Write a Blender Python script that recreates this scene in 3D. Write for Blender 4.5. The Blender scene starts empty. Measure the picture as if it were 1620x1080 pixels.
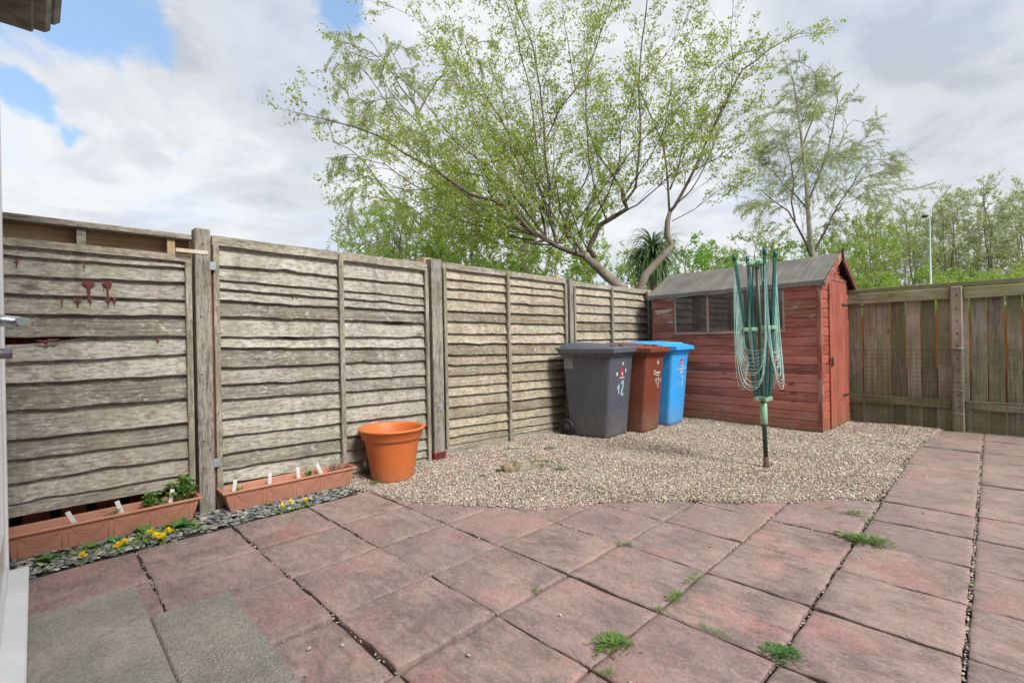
import bpy, bmesh, math, random
import numpy as np
from mathutils import Vector, Matrix
SC = bpy.context.scene
COL = SC.collection
R = math.radians
rnd = random.Random(7)

# ------------------------------------------------------------------ camera
FPX = 757.33            # focal length in pixels of the 1620 px wide photograph
YAW, PITCH, ROLL = R(45.07), R(-0.025), R(-1.116)
CAM_H = 1.10
cam = bpy.data.cameras.new('camera')
cam.sensor_width = 36.0
cam.lens = FPX * 36.0 / 1620.0
cam.clip_start = 0.02
cam.clip_end = 2000
camo = bpy.data.objects.new('camera', cam)
COL.objects.link(camo)
_F = Vector((-math.sin(YAW) * math.cos(PITCH), math.cos(YAW) * math.cos(PITCH), math.sin(PITCH)))
_r = _F.cross(Vector((0, 0, 1))).normalized()
_u = _r.cross(_F)
_r2 = math.cos(ROLL) * _r + math.sin(ROLL) * _u
_u2 = -math.sin(ROLL) * _r + math.cos(ROLL) * _u
camo.matrix_world = Matrix(((_r2.x, _u2.x, -_F.x, 0), (_r2.y, _u2.y, -_F.y, 0), (_r2.z, _u2.z, -_F.z, CAM_H), (0, 0, 0, 1)))
SC.camera = camo
def at(px, py, depth):
    """measured point of the photograph at a distance along the view axis -> place in the garden"""
    return Vector((0, 0, CAM_H)) + depth * (((px - 810) / FPX) * _r2 - ((py - 540) / FPX) * _u2 + _F)
def direction(px, py):
    return (at(px, py, 1.0) - Vector((0, 0, CAM_H))).normalized()

# ------------------------------------------------------------------ node helpers
class NT:
    def __init__(s, tree):
        s.t = tree; s.n = tree.nodes; s.l = tree.links
    def new(s, typ, ins=None, **kw):
        nd = s.n.new(typ)
        for k, v in kw.items(): setattr(nd, k, v)
        for k, v in (ins or {}).items():
            if isinstance(v, bpy.types.NodeSocket): s.l.new(v, nd.inputs[k])
            else: nd.inputs[k].default_value = v
        return nd
    def math(s, op, a, b=0.0, clamp=False):
        nd = s.new('ShaderNodeMath', {0: a, 1: b}, operation=op); nd.use_clamp = clamp
        return nd.outputs[0]
    def vmath(s, op, a, b=(0, 0, 0)):
        nd = s.new('ShaderNodeVectorMath', {0: a, 1: b}, operation=op)
        return nd.outputs['Value'] if op in ('DOT_PRODUCT', 'LENGTH') else nd.outputs[0]
    def noise(s, vec, scale, detail=4.0, rough=0.55, dist=0.0):
        return s.new('ShaderNodeTexNoise', {'Vector': vec, 'Scale': scale, 'Detail': detail, 'Roughness': rough, 'Distortion': dist}).outputs['Fac']
    def mapr(s, v, a, b, c=0.0, d=1.0, smooth=False):
        nd = s.new('ShaderNodeMapRange', {0: v, 1: a, 2: b, 3: c, 4: d})
        if smooth: nd.interpolation_type = 'SMOOTHSTEP'
        return nd.outputs[0]
    def ramp(s, v, stops):
        nd = s.new('ShaderNodeValToRGB', {0: v}); e = nd.color_ramp.elements
        while len(e) < len(stops): e.new(0.5)
        for i, (p, c) in enumerate(stops):
            e[i].position = p; e[i].color = (*c, 1) if len(c) == 3 else c
        return nd.outputs[0]
    def mix(s, f, a, b, mode='MIX'):
        nd = s.n.new('ShaderNodeMix'); nd.data_type = 'RGBA'; nd.blend_type = mode; nd.clamp_factor = True
        for k, v in ((0, f), (6, a), (7, b)):
            if isinstance(v, bpy.types.NodeSocket): s.l.new(v, nd.inputs[k])
            elif k == 0: nd.inputs[k].default_value = v
            else: nd.inputs[k].default_value = (*v, 1) if len(v) == 3 else v
        return nd.outputs[2]
    def bump(s, h, strength=0.3, dist=0.01, normal=None):
        ins = {'Height': h, 'Strength': strength, 'Distance': dist}
        if normal is not None: ins['Normal'] = normal
        return s.new('ShaderNodeBump', ins).outputs[0]
    def stretch(s, vec, sc):
        return s.vmath('MULTIPLY', vec, sc)

# ------------------------------------------------------------------ world: blue sky with broken cloud
SUN_DIR = Vector((1.0, -0.07, 1.0)).normalized()   # towards the sun
sun_elev = math.asin(SUN_DIR.z); sun_az = math.atan2(SUN_DIR.x, SUN_DIR.y)
world = bpy.data.worlds.new('World'); SC.world = world; world.use_nodes = True
W = NT(world.node_tree); W.n.clear()
sky = W.new('ShaderNodeTexSky', sky_type='NISHITA'); sky.sun_disc = False
sky.sun_elevation = sun_elev; sky.sun_rotation = sun_az; sky.air_density = 1.0; sky.dust_density = 1.0; sky.ozone_density = 1.5
tc = W.new('ShaderNodeTexCoord').outputs['Generated']
sep = W.new('ShaderNodeSeparateXYZ', {0: tc})
dz = W.math('ADD', W.math('MAXIMUM', sep.outputs[2], 0.0), 0.22)
plane = W.new('ShaderNodeCombineXYZ', {0: W.math('DIVIDE', sep.outputs[0], dz), 1: W.math('DIVIDE', sep.outputs[1], dz), 2: 0.0}).outputs[0]
warp = W.new('ShaderNodeTexNoise', {'Vector': plane, 'Scale': 1.2, 'Detail': 3.0}).outputs['Color']
pw = W.vmath('ADD', plane, W.vmath('MULTIPLY', W.vmath('SUBTRACT', warp, (0.5, 0.5, 0.5)), (0.5, 0.5, 0.5)))
n1 = W.noise(W.vmath('ADD', pw, (3.7, 1.2, 0)), 1.5, 8, 0.52)
n2 = W.noise(W.vmath('ADD', pw, (8.1, 5.5, 2)), 3.2, 7, 0.5)
n3 = W.noise(W.vmath('ADD', pw, (1.1, 9.5, 4)), 0.9, 6, 0.5)
dwarp = W.vmath('ADD', tc, W.vmath('MULTIPLY', W.vmath('SUBTRACT', W.new('ShaderNodeTexNoise', {'Vector': tc, 'Scale': 3.5, 'Detail': 5.0}).outputs['Color'], (0.5, 0.5, 0.5)), (0.26, 0.26, 0.26)))
def blob(px, py, rx):
    d = direction(px, py)
    dist = W.vmath('LENGTH', W.vmath('SUBTRACT', dwarp, tuple(d)))
    return W.mapr(dist, rx * 0.88, rx * 0.15, 0.0, 1.0, True)
def total(lst):
    v = lst[0]
    for b in lst[1:]: v = W.math('MAXIMUM', v, b)
    return v
holes = total([blob(120, 30, .17), blob(190, 75, .15), blob(235, 115, .09), blob(50, 215, .075), blob(120, 245, .04), blob(570, 15, .11), blob(260, 20, .08), blob(1600, 275, .07), blob(-200, -150, .35), blob(-900, 100, .35), blob(310, 300, .03)])
greys = total([blob(330, 120, .30), blob(480, 180, .26), blob(420, 60, .2), blob(250, 270, .08), blob(1500, 120, .42), blob(1350, 20, .3), blob(1600, 190, .2), blob(1250, 200, .2)])
n4 = W.noise(W.vmath('ADD', pw, (2.1, 3.5, 7)), 4.5, 9, 0.58)
ragged = W.math('ADD', holes, W.math('MULTIPLY', W.math('SUBTRACT', n4, 0.5), 1.9))
cover = W.math('SUBTRACT', W.mapr(n1, 0.36, 0.50, 0.82, 1.0, True), W.mapr(ragged, 0.42, 0.95, 0.0, 0.95, True), clamp=True)
shade = W.math('ADD', W.math('MULTIPLY', greys, W.mapr(n2, 0.3, 0.7, 1.0, 0.35)), W.mapr(n3, 0.48, 0.68, 0.0, 0.45), clamp=True)
shade = W.math('ADD', W.math('MULTIPLY', shade, 0.9), W.math('MULTIPLY', W.math('SUBTRACT', n4, 0.45), 2.0), clamp=True)
cloud = W.ramp(shade, [(0.0, (0.74, 0.755, 0.775)), (0.35, (0.63, 0.655, 0.69)), (0.7, (0.565, 0.595, 0.635)), (1.0, (0.46, 0.495, 0.55))])
cloud10 = W.vmath('MULTIPLY', cloud, (10.0, 10.0, 10.0))
blue = W.vmath('ADD', W.vmath('MULTIPLY', sky.outputs[0], (0.8, 0.98, 1.15)), (1.9, 2.7, 3.5))
skyc = W.mix(cover, blue, cloud10)
bg = W.new('ShaderNodeBackground', {'Color': skyc, 'Strength': 0.1})
W.new('ShaderNodeOutputWorld', {'Surface': bg.outputs[0]})

sun = bpy.data.lights.new('sun', 'SUN'); sun.energy = 3.4; sun.angle = R(17); sun.color = (1.0, 0.96, 0.9)
suno = bpy.data.objects.new('sun', sun); COL.objects.link(suno)
suno.rotation_euler = (-SUN_DIR).to_track_quat('-Z', 'Y').to_euler(); suno.location = (5, -3, 12)

SC.view_settings.view_transform = 'Standard'; SC.view_settings.look = 'None'
SC.view_settings.exposure = 0.30; SC.view_settings.gamma = 1.0
SC.render.engine = 'CYCLES'
SC.cycles.max_bounces = 8; SC.cycles.transparent_max_bounces = 8

# ------------------------------------------------------------------ material helpers
def newmat(name):
    m = bpy.data.materials.new(name); m.use_nodes = True
    t = NT(m.node_tree); t.n.clear()
    b = t.new('ShaderNodeBsdfPrincipled'); o = t.new('ShaderNodeOutputMaterial', {'Surface': b.outputs[0]})
    t.bsdf = b; t.out = o
    t.obj = t.new('ShaderNodeTexCoord').outputs['Object']
    return m, t
def setin(t, **kw):
    names = {'color': 'Base Color', 'rough': 'Roughness', 'metal': 'Metallic', 'normal': 'Normal', 'spec': 'Specular IOR Level', 'coat': 'Coat Weight'}
    for k, v in kw.items():
        s = t.bsdf.inputs[names[k]]
        if isinstance(v, bpy.types.NodeSocket): t.l.new(v, s)
        elif k == 'color': s.default_value = (*v, 1)
        else: s.default_value = v
def island(t): return t.new('ShaderNodeNewGeometry').outputs['Random Per Island']
def plain(name, col, rough=0.5, metal=0.0, var=0.25, scale=12.0, bump=0.15, dist=0.002, col2=None):
    m, t = newmat(name)
    n = t.noise(t.obj, scale, 6, 0.6)
    n2 = t.noise(t.obj, scale * 6, 5, 0.6)
    c2 = col2 or tuple(c * (1 - var) for c in col)
    c = t.mix(t.mapr(n, 0.35, 0.65), col, c2)
    c = t.mix(t.mapr(n2, 0.62, 0.75, 0, 0.35), c, tuple(min(1, x * 1.25 + .02) for x in col))
    setin(t, color=c, rough=rough, metal=metal, normal=t.bump(t.math('ADD', n, t.math('MULTIPLY', n2, 0.5)), bump, dist))
    return m
def wood(name, light, mid, dark, axis='y', green=0.0, greencol=(0.16, 0.17, 0.07), speck=0.0, lowgreen=None, paint=None, bump=0.5, tone=0.5, orange=0.0):
    """weathered timber with grain running along an axis of the thing"""
    m, t = newmat(name)
    rid = island(t)
    off = t.new('ShaderNodeCombineXYZ', {0: t.math('MULTIPLY', rid, 31.0), 1: t.math('MULTIPLY', rid, 57.0), 2: t.math('MULTIPLY', rid, 83.0)}).outputs[0]
    v = t.vmath('ADD', t.obj, off)
    k = {'x': (0.05, 1, 1), 'y': (1, 0.05, 1), 'z': (1, 1, 0.05)}[axis]
    k2 = {'x': (0.18, 1, 1), 'y': (1, 0.18, 1), 'z': (1, 1, 0.18)}[axis]
    k3 = {'x': (0.3, 1, 1), 'y': (1, 0.3, 1), 'z': (1, 1, 0.3)}[axis]
    vs = t.vmath('MULTIPLY', v, k); vs2 = t.vmath('MULTIPLY', v, k2)
    grain = t.noise(vs, 95, 6, 0.65, 0.6)
    band = t.noise(vs, 24, 4, 0.6, 1.2)
    fine = t.noise(vs2, 150, 4, 0.7)
    big = t.noise(v, 3.0, 4, 0.6)
    f = t.math('ADD', t.math('MULTIPLY', grain, 0.55), t.math('MULTIPLY', band, 0.45))
    f = t.math('ADD', f, t.math('MULTIPLY', t.math('SUBTRACT', rid, 0.5), 0.10 * tone * 2))
    f = t.math('ADD', f, t.math('MULTIPLY', t.math('SUBTRACT', big, 0.5), 0.45))
    c = t.ramp(f, [(0.30, dark), (0.47, mid), (0.62, light), (0.78, tuple(min(1, x * 1.18) for x in light))])
    # knots
    vo = t.new('ShaderNodeTexVoronoi', {'Vector': t.vmath('MULTIPLY', v, {'x': (0.5, 1, 1), 'y': (1, 0.5, 1), 'z': (1, 1, 0.5)}[axis]), 'Scale': 4.6})
    kn = t.mapr(vo.outputs['Distance'], 0.05, 0.13, 0.75, 0.0, True)
    c = t.mix(kn, c, tuple(x * 0.55 for x in dark))
    # dark cracks along the grain
    cr = t.mapr(t.noise(vs, 60, 3, 0.5, 0.3), 0.66, 0.74, 0, 0.7)
    c = t.mix(cr, c, tuple(x * 0.4 for x in dark))
    if orange: c = t.mix(t.mapr(t.noise(v, 5.5, 4, 0.6), 0.55, 0.72, 0, orange), c, (0.34, 0.21, 0.12))
    if green:
        g = t.mapr(t.noise(v, 2.6, 5, 0.65), 0.42, 0.66, 0.0, green)
        c = t.mix(g, c, greencol)
    if lowgreen:
        z = t.new('ShaderNodeSeparateXYZ', {0: t.obj}).outputs[2]
        g = t.math('MULTIPLY', t.mapr(z, lowgreen[0], lowgreen[1], lowgreen[2], 0.0), t.mapr(t.noise(v, 9, 5, 0.7), 0.35, 0.6))
        c = t.mix(g, c, greencol)
    if paint:
        c = t.mix(t.mapr(t.noise(vs2, 16, 6, 0.65), paint[1], paint[1] + 0.08, 0, paint[2]), c, paint[0])
    if speck:
        s = t.mapr(t.noise(t.vmath('MULTIPLY', v, k3), 75, 5, 0.8), 0.53, 0.62, 0, speck)
        s = t.math('MULTIPLY', s, t.mapr(t.noise(v, 7, 4, 0.6), 0.38, 0.6, 0.1, 1))
        c = t.mix(s, c, (0.66, 0.65, 0.60))
        s2 = t.mapr(t.noise(t.vmath('ADD', t.vmath('MULTIPLY', v, k3), (5, 5, 5)), 62, 5, 0.75), 0.53, 0.40, 0, 0.62)
        c = t.mix(s2, c, tuple(x * 0.75 for x in dark))
        st_ = t.mapr(t.noise(t.vmath('MULTIPLY', t.obj, (1, 1, 0.10)), 13, 5, 0.65), 0.54, 0.68, 0, 0.5)
        c = t.mix(st_, c, (0.17, 0.135, 0.105))
        c = t.mix(t.mapr(t.noise(t.obj, 1.7, 4, 0.6), 0.5, 0.7, 0, 0.5), c, (0.235, 0.195, 0.155))
        c = t.mix(t.mapr(t.noise(v, 4.5, 5, 0.6), 0.52, 0.68, 0, 0.5), c, (0.29, 0.30, 0.21))
    h = t.math('SUBTRACT', t.math('ADD', grain, t.math('MULTIPLY', fine, 0.5)), cr)
    setin(t, color=c, rough=0.9, spec=0.25, normal=t.bump(h, bump, 0.005))
    return m
def leafmat(name, a, b, trans=0.35, c3=None, rough=0.5):
    m, t = newmat(name)
    rid = island(t)
    big = t.noise(t.obj, 0.9, 3, 0.5)
    c = t.mix(t.math('ADD', t.math('MULTIPLY', rid, 0.6), t.mapr(big, 0.35, 0.65, -0.05, 0.45), clamp=True), a, b)
    if c3: c = t.mix(t.mapr(rid, c3[1], c3[1] + 0.01), c, c3[0])
    setin(t, color=c, rough=rough, spec=0.3)
    tr = t.new('ShaderNodeBsdfTranslucent', {'Color': t.mix(0.4, c, tuple(min(1, x * 1.7) for x in b))})
    mx = t.new('ShaderNodeMixShader', {0: trans, 1: t.bsdf.outputs[0], 2: tr.outputs[0]})
    t.l.new(mx.outputs[0], t.out.inputs[0])
    return m

# ------------------------------------------------------------------ object helpers
def tag(o, label=None, cat=None, group=None, kind=None):
    if label: o['label'] = label
    if cat: o['category'] = cat
    if group: o['group'] = group
    if kind: o['kind'] = kind
    return o
def thing(name, label, cat, loc=(0, 0, 0), rotz=0.0, group=None):
    o = bpy.data.objects.new(name, None); COL.objects.link(o)
    o.location = loc; o.rotation_euler = (0, 0, rotz); o.empty_display_size = 0.1
    return tag(o, label, cat, group)
class MB:
    def __init__(s): s.v = []; s.f = []; s.sm = []; s.mi = []
    def add(s, vs, fs, smooth=False, mi=0):
        n = len(s.v); s.v += [tuple(v) for v in vs]
        for f in fs: s.f.append(tuple(i + n for i in f)); s.sm.append(smooth); s.mi.append(mi)
    def box(s, lo, hi, M=None, bev=0.0, mi=0):
        x0, y0, z0 = lo; x1, y1, z1 = hi
        if bev <= 0:
            vs = [(x0, y0, z0), (x1, y0, z0), (x1, y1, z0), (x0, y1, z0), (x0, y0, z1), (x1, y0, z1), (x1, y1, z1), (x0, y1, z1)]
            fs = [(0, 3, 2, 1), (4, 5, 6, 7), (0, 1, 5, 4), (1, 2, 6, 5), (2, 3, 7, 6), (3, 0, 4, 7)]
        else:
            b = min(bev, (x1 - x0) * .45, (y1 - y0) * .45, (z1 - z0) * .45)
            vs = []; idx = {}
            for sx in (0, 1):
                for sy in (0, 1):
                    for sz in (0, 1):
                        X = (x0, x1)[sx]; Y = (y0, y1)[sy]; Z = (z0, z1)[sz]
                        dx, dy, dz_ = (b if sx == 0 else -b), (b if sy == 0 else -b), (b if sz == 0 else -b)
                        idx[sx, sy, sz, 0] = len(vs); vs.append((X, Y + dy, Z + dz_))
                        idx[sx, sy, sz, 1] = len(vs); vs.append((X + dx, Y, Z + dz_))
                        idx[sx, sy, sz, 2] = len(vs); vs.append((X + dx, Y + dy, Z))
            fs = []
            for q in (0, 1):
                fs.append([idx[q, a, c, 0] for a, c in ((0, 0), (1, 0), (1, 1), (0, 1))])
                fs.append([idx[a, q, c, 1] for a, c in ((0, 0), (1, 0), (1, 1), (0, 1))])
                fs.append([idx[a, c, q, 2] for a, c in ((0, 0), (1, 0), (1, 1), (0, 1))])
            for a in (0, 1):
                for c in (0, 1):
                    fs.append([idx[0, a, c, 1], idx[1, a, c, 1], idx[1, a, c, 2], idx[0, a, c, 2]])
                    fs.append([idx[a, 0, c, 0], idx[a, 1, c, 0], idx[a, 1, c, 2], idx[a, 0, c, 2]])
                    fs.append([idx[a, c, 0, 0], idx[a, c, 1, 0], idx[a, c, 1, 1], idx[a, c, 0, 1]])
            for a in (0, 1):
                for c in (0, 1):
                    for d in (0, 1): fs.append([idx[a, c, d, 0], idx[a, c, d, 1], idx[a, c, d, 2]])
        if M is not None: vs = [tuple(M @ Vector(v)) for v in vs]
        s.add(vs, fs, False, mi)
    def tube(s, pts, radii, n=8, caps=True, smooth=True, mi=0):
        pts = [Vector(p) for p in pts]
        if not hasattr(radii, '__len__'): radii = [radii] * len(pts)
        base = len(s.v); up = None; rings = []
        for i, p in enumerate(pts):
            d = (pts[min(i + 1, len(pts) - 1)] - pts[max(i - 1, 0)])
            if d.length < 1e-9: d = Vector((0, 0, 1))
            d.normalize()
            if up is None: up = d.orthogonal().normalized()
            else:
                up = up - d * up.dot(d)
                up = up.normalized() if up.length > 1e-6 else d.orthogonal().normalized()
            w = d.cross(up)
            rings.append([tuple(p + radii[i] * (math.cos(2 * math.pi * k / n) * up + math.sin(2 * math.pi * k / n) * w)) for k in range(n)])
        vs = [v for r_ in rings for v in r_]; fs = []
        for i in range(len(pts) - 1):
            for k in range(n):
                a = i * n + k; b = i * n + (k + 1) % n
                fs.append((a, b, b + n, a + n))
        s.add(vs, fs, smooth, mi)
        if caps:
            m = base + (len(pts) - 1) * n
            s.f.append(tuple(base + k for k in reversed(range(n)))); s.sm.append(False); s.mi.append(mi)
            s.f.append(tuple(m + k for k in range(n))); s.sm.append(False); s.mi.append(mi)
    def lathe(s, prof, n=32, centre=(0, 0, 0), smooth=True, closed=False, mi=0):
        vs = []; fs = []
        for (r_, z) in prof:
            for k in range(n):
                a = 2 * math.pi * k / n
                vs.append((centre[0] + r_ * math.cos(a), centre[1] + r_ * math.sin(a), centre[2] + z))
        for i in range(len(prof) - 1):
            for k in range(n):
                a = i * n + k; b = i * n + (k + 1) % n
                fs.append((a, b, b + n, a + n))
        s.add(vs, fs, smooth, mi)
    def build(s, name, mat, parent=None, bevel=0.0):
        me = bpy.data.meshes.new(name); me.from_pydata(s.v, [], s.f); me.validate()
        if len(me.polygons) == len(s.sm): me.polygons.foreach_set('use_smooth', s.sm); me.polygons.foreach_set('material_index', s.mi)
        for mm in (mat if isinstance(mat, (list, tuple)) else [mat]): me.materials.append(mm)
        o = bpy.data.objects.new(name, me); COL.objects.link(o)
        if parent is not None: o.parent = parent
        if bevel:
            md = o.modifiers.new('bevel', 'BEVEL'); md.width = bevel; md.segments = 2; md.limit_method = 'ANGLE'
        return o
def npmesh(name, V, F, mat, parent=None, smooth=False, cols=None):
    """fast mesh from arrays: V (n,3), F (m,k)"""
    V = np.asarray(V, dtype=np.float32); F = np.asarray(F, dtype=np.int32); k = F.shape[1]
    me = bpy.data.meshes.new(name)
    me.vertices.add(len(V)); me.vertices.foreach_set('co', V.ravel())
    me.loops.add(F.size); me.loops.foreach_set('vertex_index', F.ravel())
    me.polygons.add(len(F)); me.polygons.foreach_set('loop_start', np.arange(0, F.size, k, dtype=np.int32))
    me.polygons.foreach_set('use_smooth', np.full(len(F), smooth))
    me.update(calc_edges=True)
    if cols is not None:
        at_ = me.color_attributes.new('tint', 'FLOAT_COLOR', 'POINT'); at_.data.foreach_set('color', np.asarray(cols, dtype=np.float32).ravel())
    me.materials.append(mat)
    o = bpy.data.objects.new(name, me); COL.objects.link(o)
    if parent is not None: o.parent = parent
    return o
def copy_tree(o, parent=None):
    c = o.copy(); COL.objects.link(c)
    if parent is not None: c.parent = parent
    for ch in list(o.children): copy_tree(ch, c)
    return c

# ================================================================== GROUND
m_field = plain('field_grass', (0.10, 0.15, 0.045), 0.95, var=0.4, scale=0.6)
mb = MB(); mb.add([(-400, -400, -0.09), (400, -400, -0.09), (400, 900, -0.09), (-400, 900, -0.09)], [(0, 1, 2, 3)])
tag(mb.build('ground', m_field), kind='structure')
# soil bed under the patio
m_soil = plain('joint_soil', (0.055, 0.042, 0.032), 1.0, var=0.5, scale=40, bump=0.6, dist=0.01, col2=(0.03, 0.025, 0.02))
mb = MB(); mb.add([(-4.2, -0.12, -0.022), (3.2, -0.12, -0.022), (3.2, 9.9, -0.022), (-4.2, 9.9, -0.022)], [(0, 1, 2, 3)])
tag(mb.build('soil_bed', m_soil), kind='structure')

GRAVEL = [(-3.72, 1.62), (-3.45, 1.70), (-3.18, 1.765), (-2.86, 1.80), (-2.62, 1.95), (-2.40, 2.10), (-2.12, 2.28), (-1.92, 2.58), (-1.70, 2.86), (-1.43, 3.10), (-1.20, 3.24), (-0.97, 3.50), (-0.80, 3.74), (-0.545, 3.90), (-0.52, 4.6), (-0.53, 5.4), (-0.50, 6.15), (-0.45, 6.74), (-0.37, 7.42), (-3.9, 7.42), (-3.9, 1.62)]
GP = np.array(GRAVEL)
def inside(x, y, poly=GP):
    x = np.asarray(x); y = np.asarray(y); r = np.zeros(x.shape, bool); n = len(poly); j = n - 1
    for i in range(n):
        xi, yi = poly[i]; xj, yj = poly[j]
        c = ((yi > y) != (yj > y)) & (x < (xj - xi) * (y - yi) / (yj - yi + 1e-12) + xi)
        r ^= c; j = i
    return r
def edge_dist(x, y, poly=GP):
    d = np.full(np.asarray(x).shape, 1e9); n = len(poly)
    for i in range(n):
        a = poly[i]; b = poly[(i + 1) % n]; ab = b - a; L = (ab ** 2).sum()
        t = np.clip(((x - a[0]) * ab[0] + (y - a[1]) * ab[1]) / L, 0, 1)
        d = np.minimum(d, np.hypot(x - a[0] - t * ab[0], y - a[1] - t * ab[1]))
    return d

# ------------------------------------------------------------------ paving
def slab_material():
    m, t = newmat('riven_paving')
    rid = island(t)
    off = t.new('ShaderNodeCombineXYZ', {0: t.math('MULTIPLY', rid, 37.0), 1: t.math('MULTIPLY', rid, 71.0), 2: t.math('MULTIPLY', rid, 13.0)}).outputs[0]
    v = t.vmath('ADD', t.obj, off)
    big = t.noise(v, 3.6, 6, 0.62, 0.8)
    med = t.noise(t.vmath('MULTIPLY', v, (1, 2.2, 1)), 11, 7, 0.68, 0.6)
    fine = t.noise(v, 90, 5, 0.75)
    grit = t.noise(t.obj, 260, 3, 0.7)
    f = t.math('ADD', t.math('MULTIPLY', big, 0.55), t.math('MULTIPLY', med, 0.45))
    f = t.math('ADD', f, t.math('MULTIPLY', t.math('SUBTRACT', rid, 0.5), 0.05))
    c = t.ramp(f, [(0.30, (0.125, 0.090, 0.085)), (0.42, (0.235, 0.175, 0.16)), (0.52, (0.36, 0.265, 0.24)), (0.62, (0.44, 0.315, 0.28)), (0.78, (0.52, 0.40, 0.35))])
    # the red body of the slab shows where the face is worn
    worn = t.mapr(t.math('ADD', t.math('MULTIPLY', t.noise(v, 2.2, 4, 0.55), 0.6), t.math('MULTIPLY', t.noise(v, 38, 6, 0.72), 0.4)), 0.535, 0.60, 0, 0.6)
    c = t.mix(worn, c, (0.48, 0.22, 0.21))
    dk = t.math('MULTIPLY', t.mapr(t.noise(v, 1.6, 5, 0.65), 0.46, 0.62, 0, 0.6), t.mapr(med, 0.35, 0.6, 1, 0.4))
    c = t.mix(dk, c, (0.155, 0.125, 0.115))
    c = t.mix(t.mapr(rid, 0, 1, 0, 0.38), c, (0.235, 0.155, 0.16))
    # green-grey algae film growing further from the house
    sp = t.new('ShaderNodeSeparateXYZ', {0: t.obj})
    al = t.math('MULTIPLY', t.mapr(sp.outputs[1], 2.0, 7.4, 0.05, 0.75), t.mapr(t.noise(t.obj, 2.2, 5, 0.65), 0.35, 0.6))
    c = t.mix(al, c, (0.25, 0.215, 0.17))
    c = t.mix(t.mapr(t.noise(t.obj, 1.1, 4, 0.6), 0.5, 0.68, 0, 0.4), c, (0.21, 0.175, 0.175))
    c = t.mix(t.mapr(fine, 0.55, 0.68, 0, 0.4), c, (0.60, 0.48, 0.43))
    c = t.mix(t.mapr(fine, 0.45, 0.32, 0, 0.65), c, (0.11, 0.082, 0.07))
    c = t.mix(t.mapr(t.noise(v, 21, 3, 0.5), 0.70, 0.74, 0, 0.35), c, (0.5, 0.46, 0.42))
    # riven ridges
    ridge = t.noise(t.vmath('MULTIPLY', v, (1.0, 2.6, 1)), 7.5, 8, 0.62, 1.6)
    h = t.math('ADD', t.math('MULTIPLY', ridge, 1.0), t.math('MULTIPLY', fine, 0.10))
    h = t.math('ADD', h, t.math('MULTIPLY', grit, 0.05))
    setin(t, color=c, rough=0.82, spec=0.35, normal=t.bump(h, 0.8, 0.016))
    return m
m_slab = slab_material()
XL = [-3.315, -2.83, -2.36, -1.888, -1.42, -0.965, -0.53, -0.078, 0.385, 0.84, 1.30, 1.76, 2.22, 2.68]
YL = [-0.10, 0.375, 0.845, 1.305, 1.76, 2.22, 2.68, 3.12, 3.54, 3.90]
YR = [-0.10, 0.375, 0.845, 1.305, 1.76, 2.215, 2.655, 3.09, 3.53, 3.96, 4.41, 4.85, 5.25, 5.70, 6.12, 6.47, 6.80, 7.10, 7.42]
mb = MB(); sr = random.Random(21)
GR = [0, .014, .05, .13, .22, .31, .41, .5, .6, .69, .79, .87, .95, .986, 1.0]
def slab(x0, x1, y0, y1, dz=0.0, tx=0.0, ty=0.0):
    n = 15; vs = []; fs = []
    j = [sr.uniform(-.003, .003) for _ in range(8)]
    ph = [sr.uniform(0, 6.28) for _ in range(8)]
    cx, cy = (x0 + x1) / 2, (y0 + y1) / 2
    for b in range(n):
        for a in range(n):
            u, w = GR[a], GR[b]
            x = x0 + (x1 - x0) * u; y = y0 + (y1 - y0) * w
            if a in (0, n - 1): x += .0025 * math.sin(w * 9 + ph[0]) + .0018 * math.sin(w * 23 + ph[1]) + j[0] * w
            if b in (0, n - 1): y += .0025 * math.sin(u * 9 + ph[2]) + .0018 * math.sin(u * 21 + ph[3]) + j[1] * u
            e = min(u, 1 - u, w, 1 - w)
            z = dz + tx * (x - cx) + ty * (y - cy) + .0016 * math.sin(u * 7 + ph[4]) * math.sin(w * 8 + ph[5]) + .001 * math.sin(u * 17 + w * 9 + ph[6])
            if e < 1e-6: z -= .005
            elif e < .02: z -= .0012
            vs.append((x, y, z))
    for b in range(n - 1):
        for a in range(n - 1): fs.append((b * n + a, b * n + a + 1, (b + 1) * n + a + 1, (b + 1) * n + a))
    mb.add(vs, fs, True)
    off = len(mb.v) - n * n
    ring = [a for a in range(n)] + [b * n + n - 1 for b in range(1, n)] + [(n - 1) * n + a for a in range(n - 2, -1, -1)] + [b * n for b in range(n - 2, 0, -1)]
    base = len(mb.v)
    for r_ in ring: x, y, z = mb.v[off + r_]; mb.v.append((x, y, -.045))
    k = len(ring)
    for i in range(k):
        mb.f.append((off + ring[i], base + i, base + (i + 1) % k, off + ring[(i + 1) % k])); mb.sm.append(False); mb.mi.append(0)
special = {(3, 1): (-0.004, 0.0, -0.02), (3, 2): (0.010, 0.012, 0.0), (2, 1): (0.008, 0, 0), (3, 0): (-0.006, 0, 0), (2, 2): (0.004, 0, 0), (4, 1): (0.0, 0, 0), (4, 3): (-0.002, 0, 0)}
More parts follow.
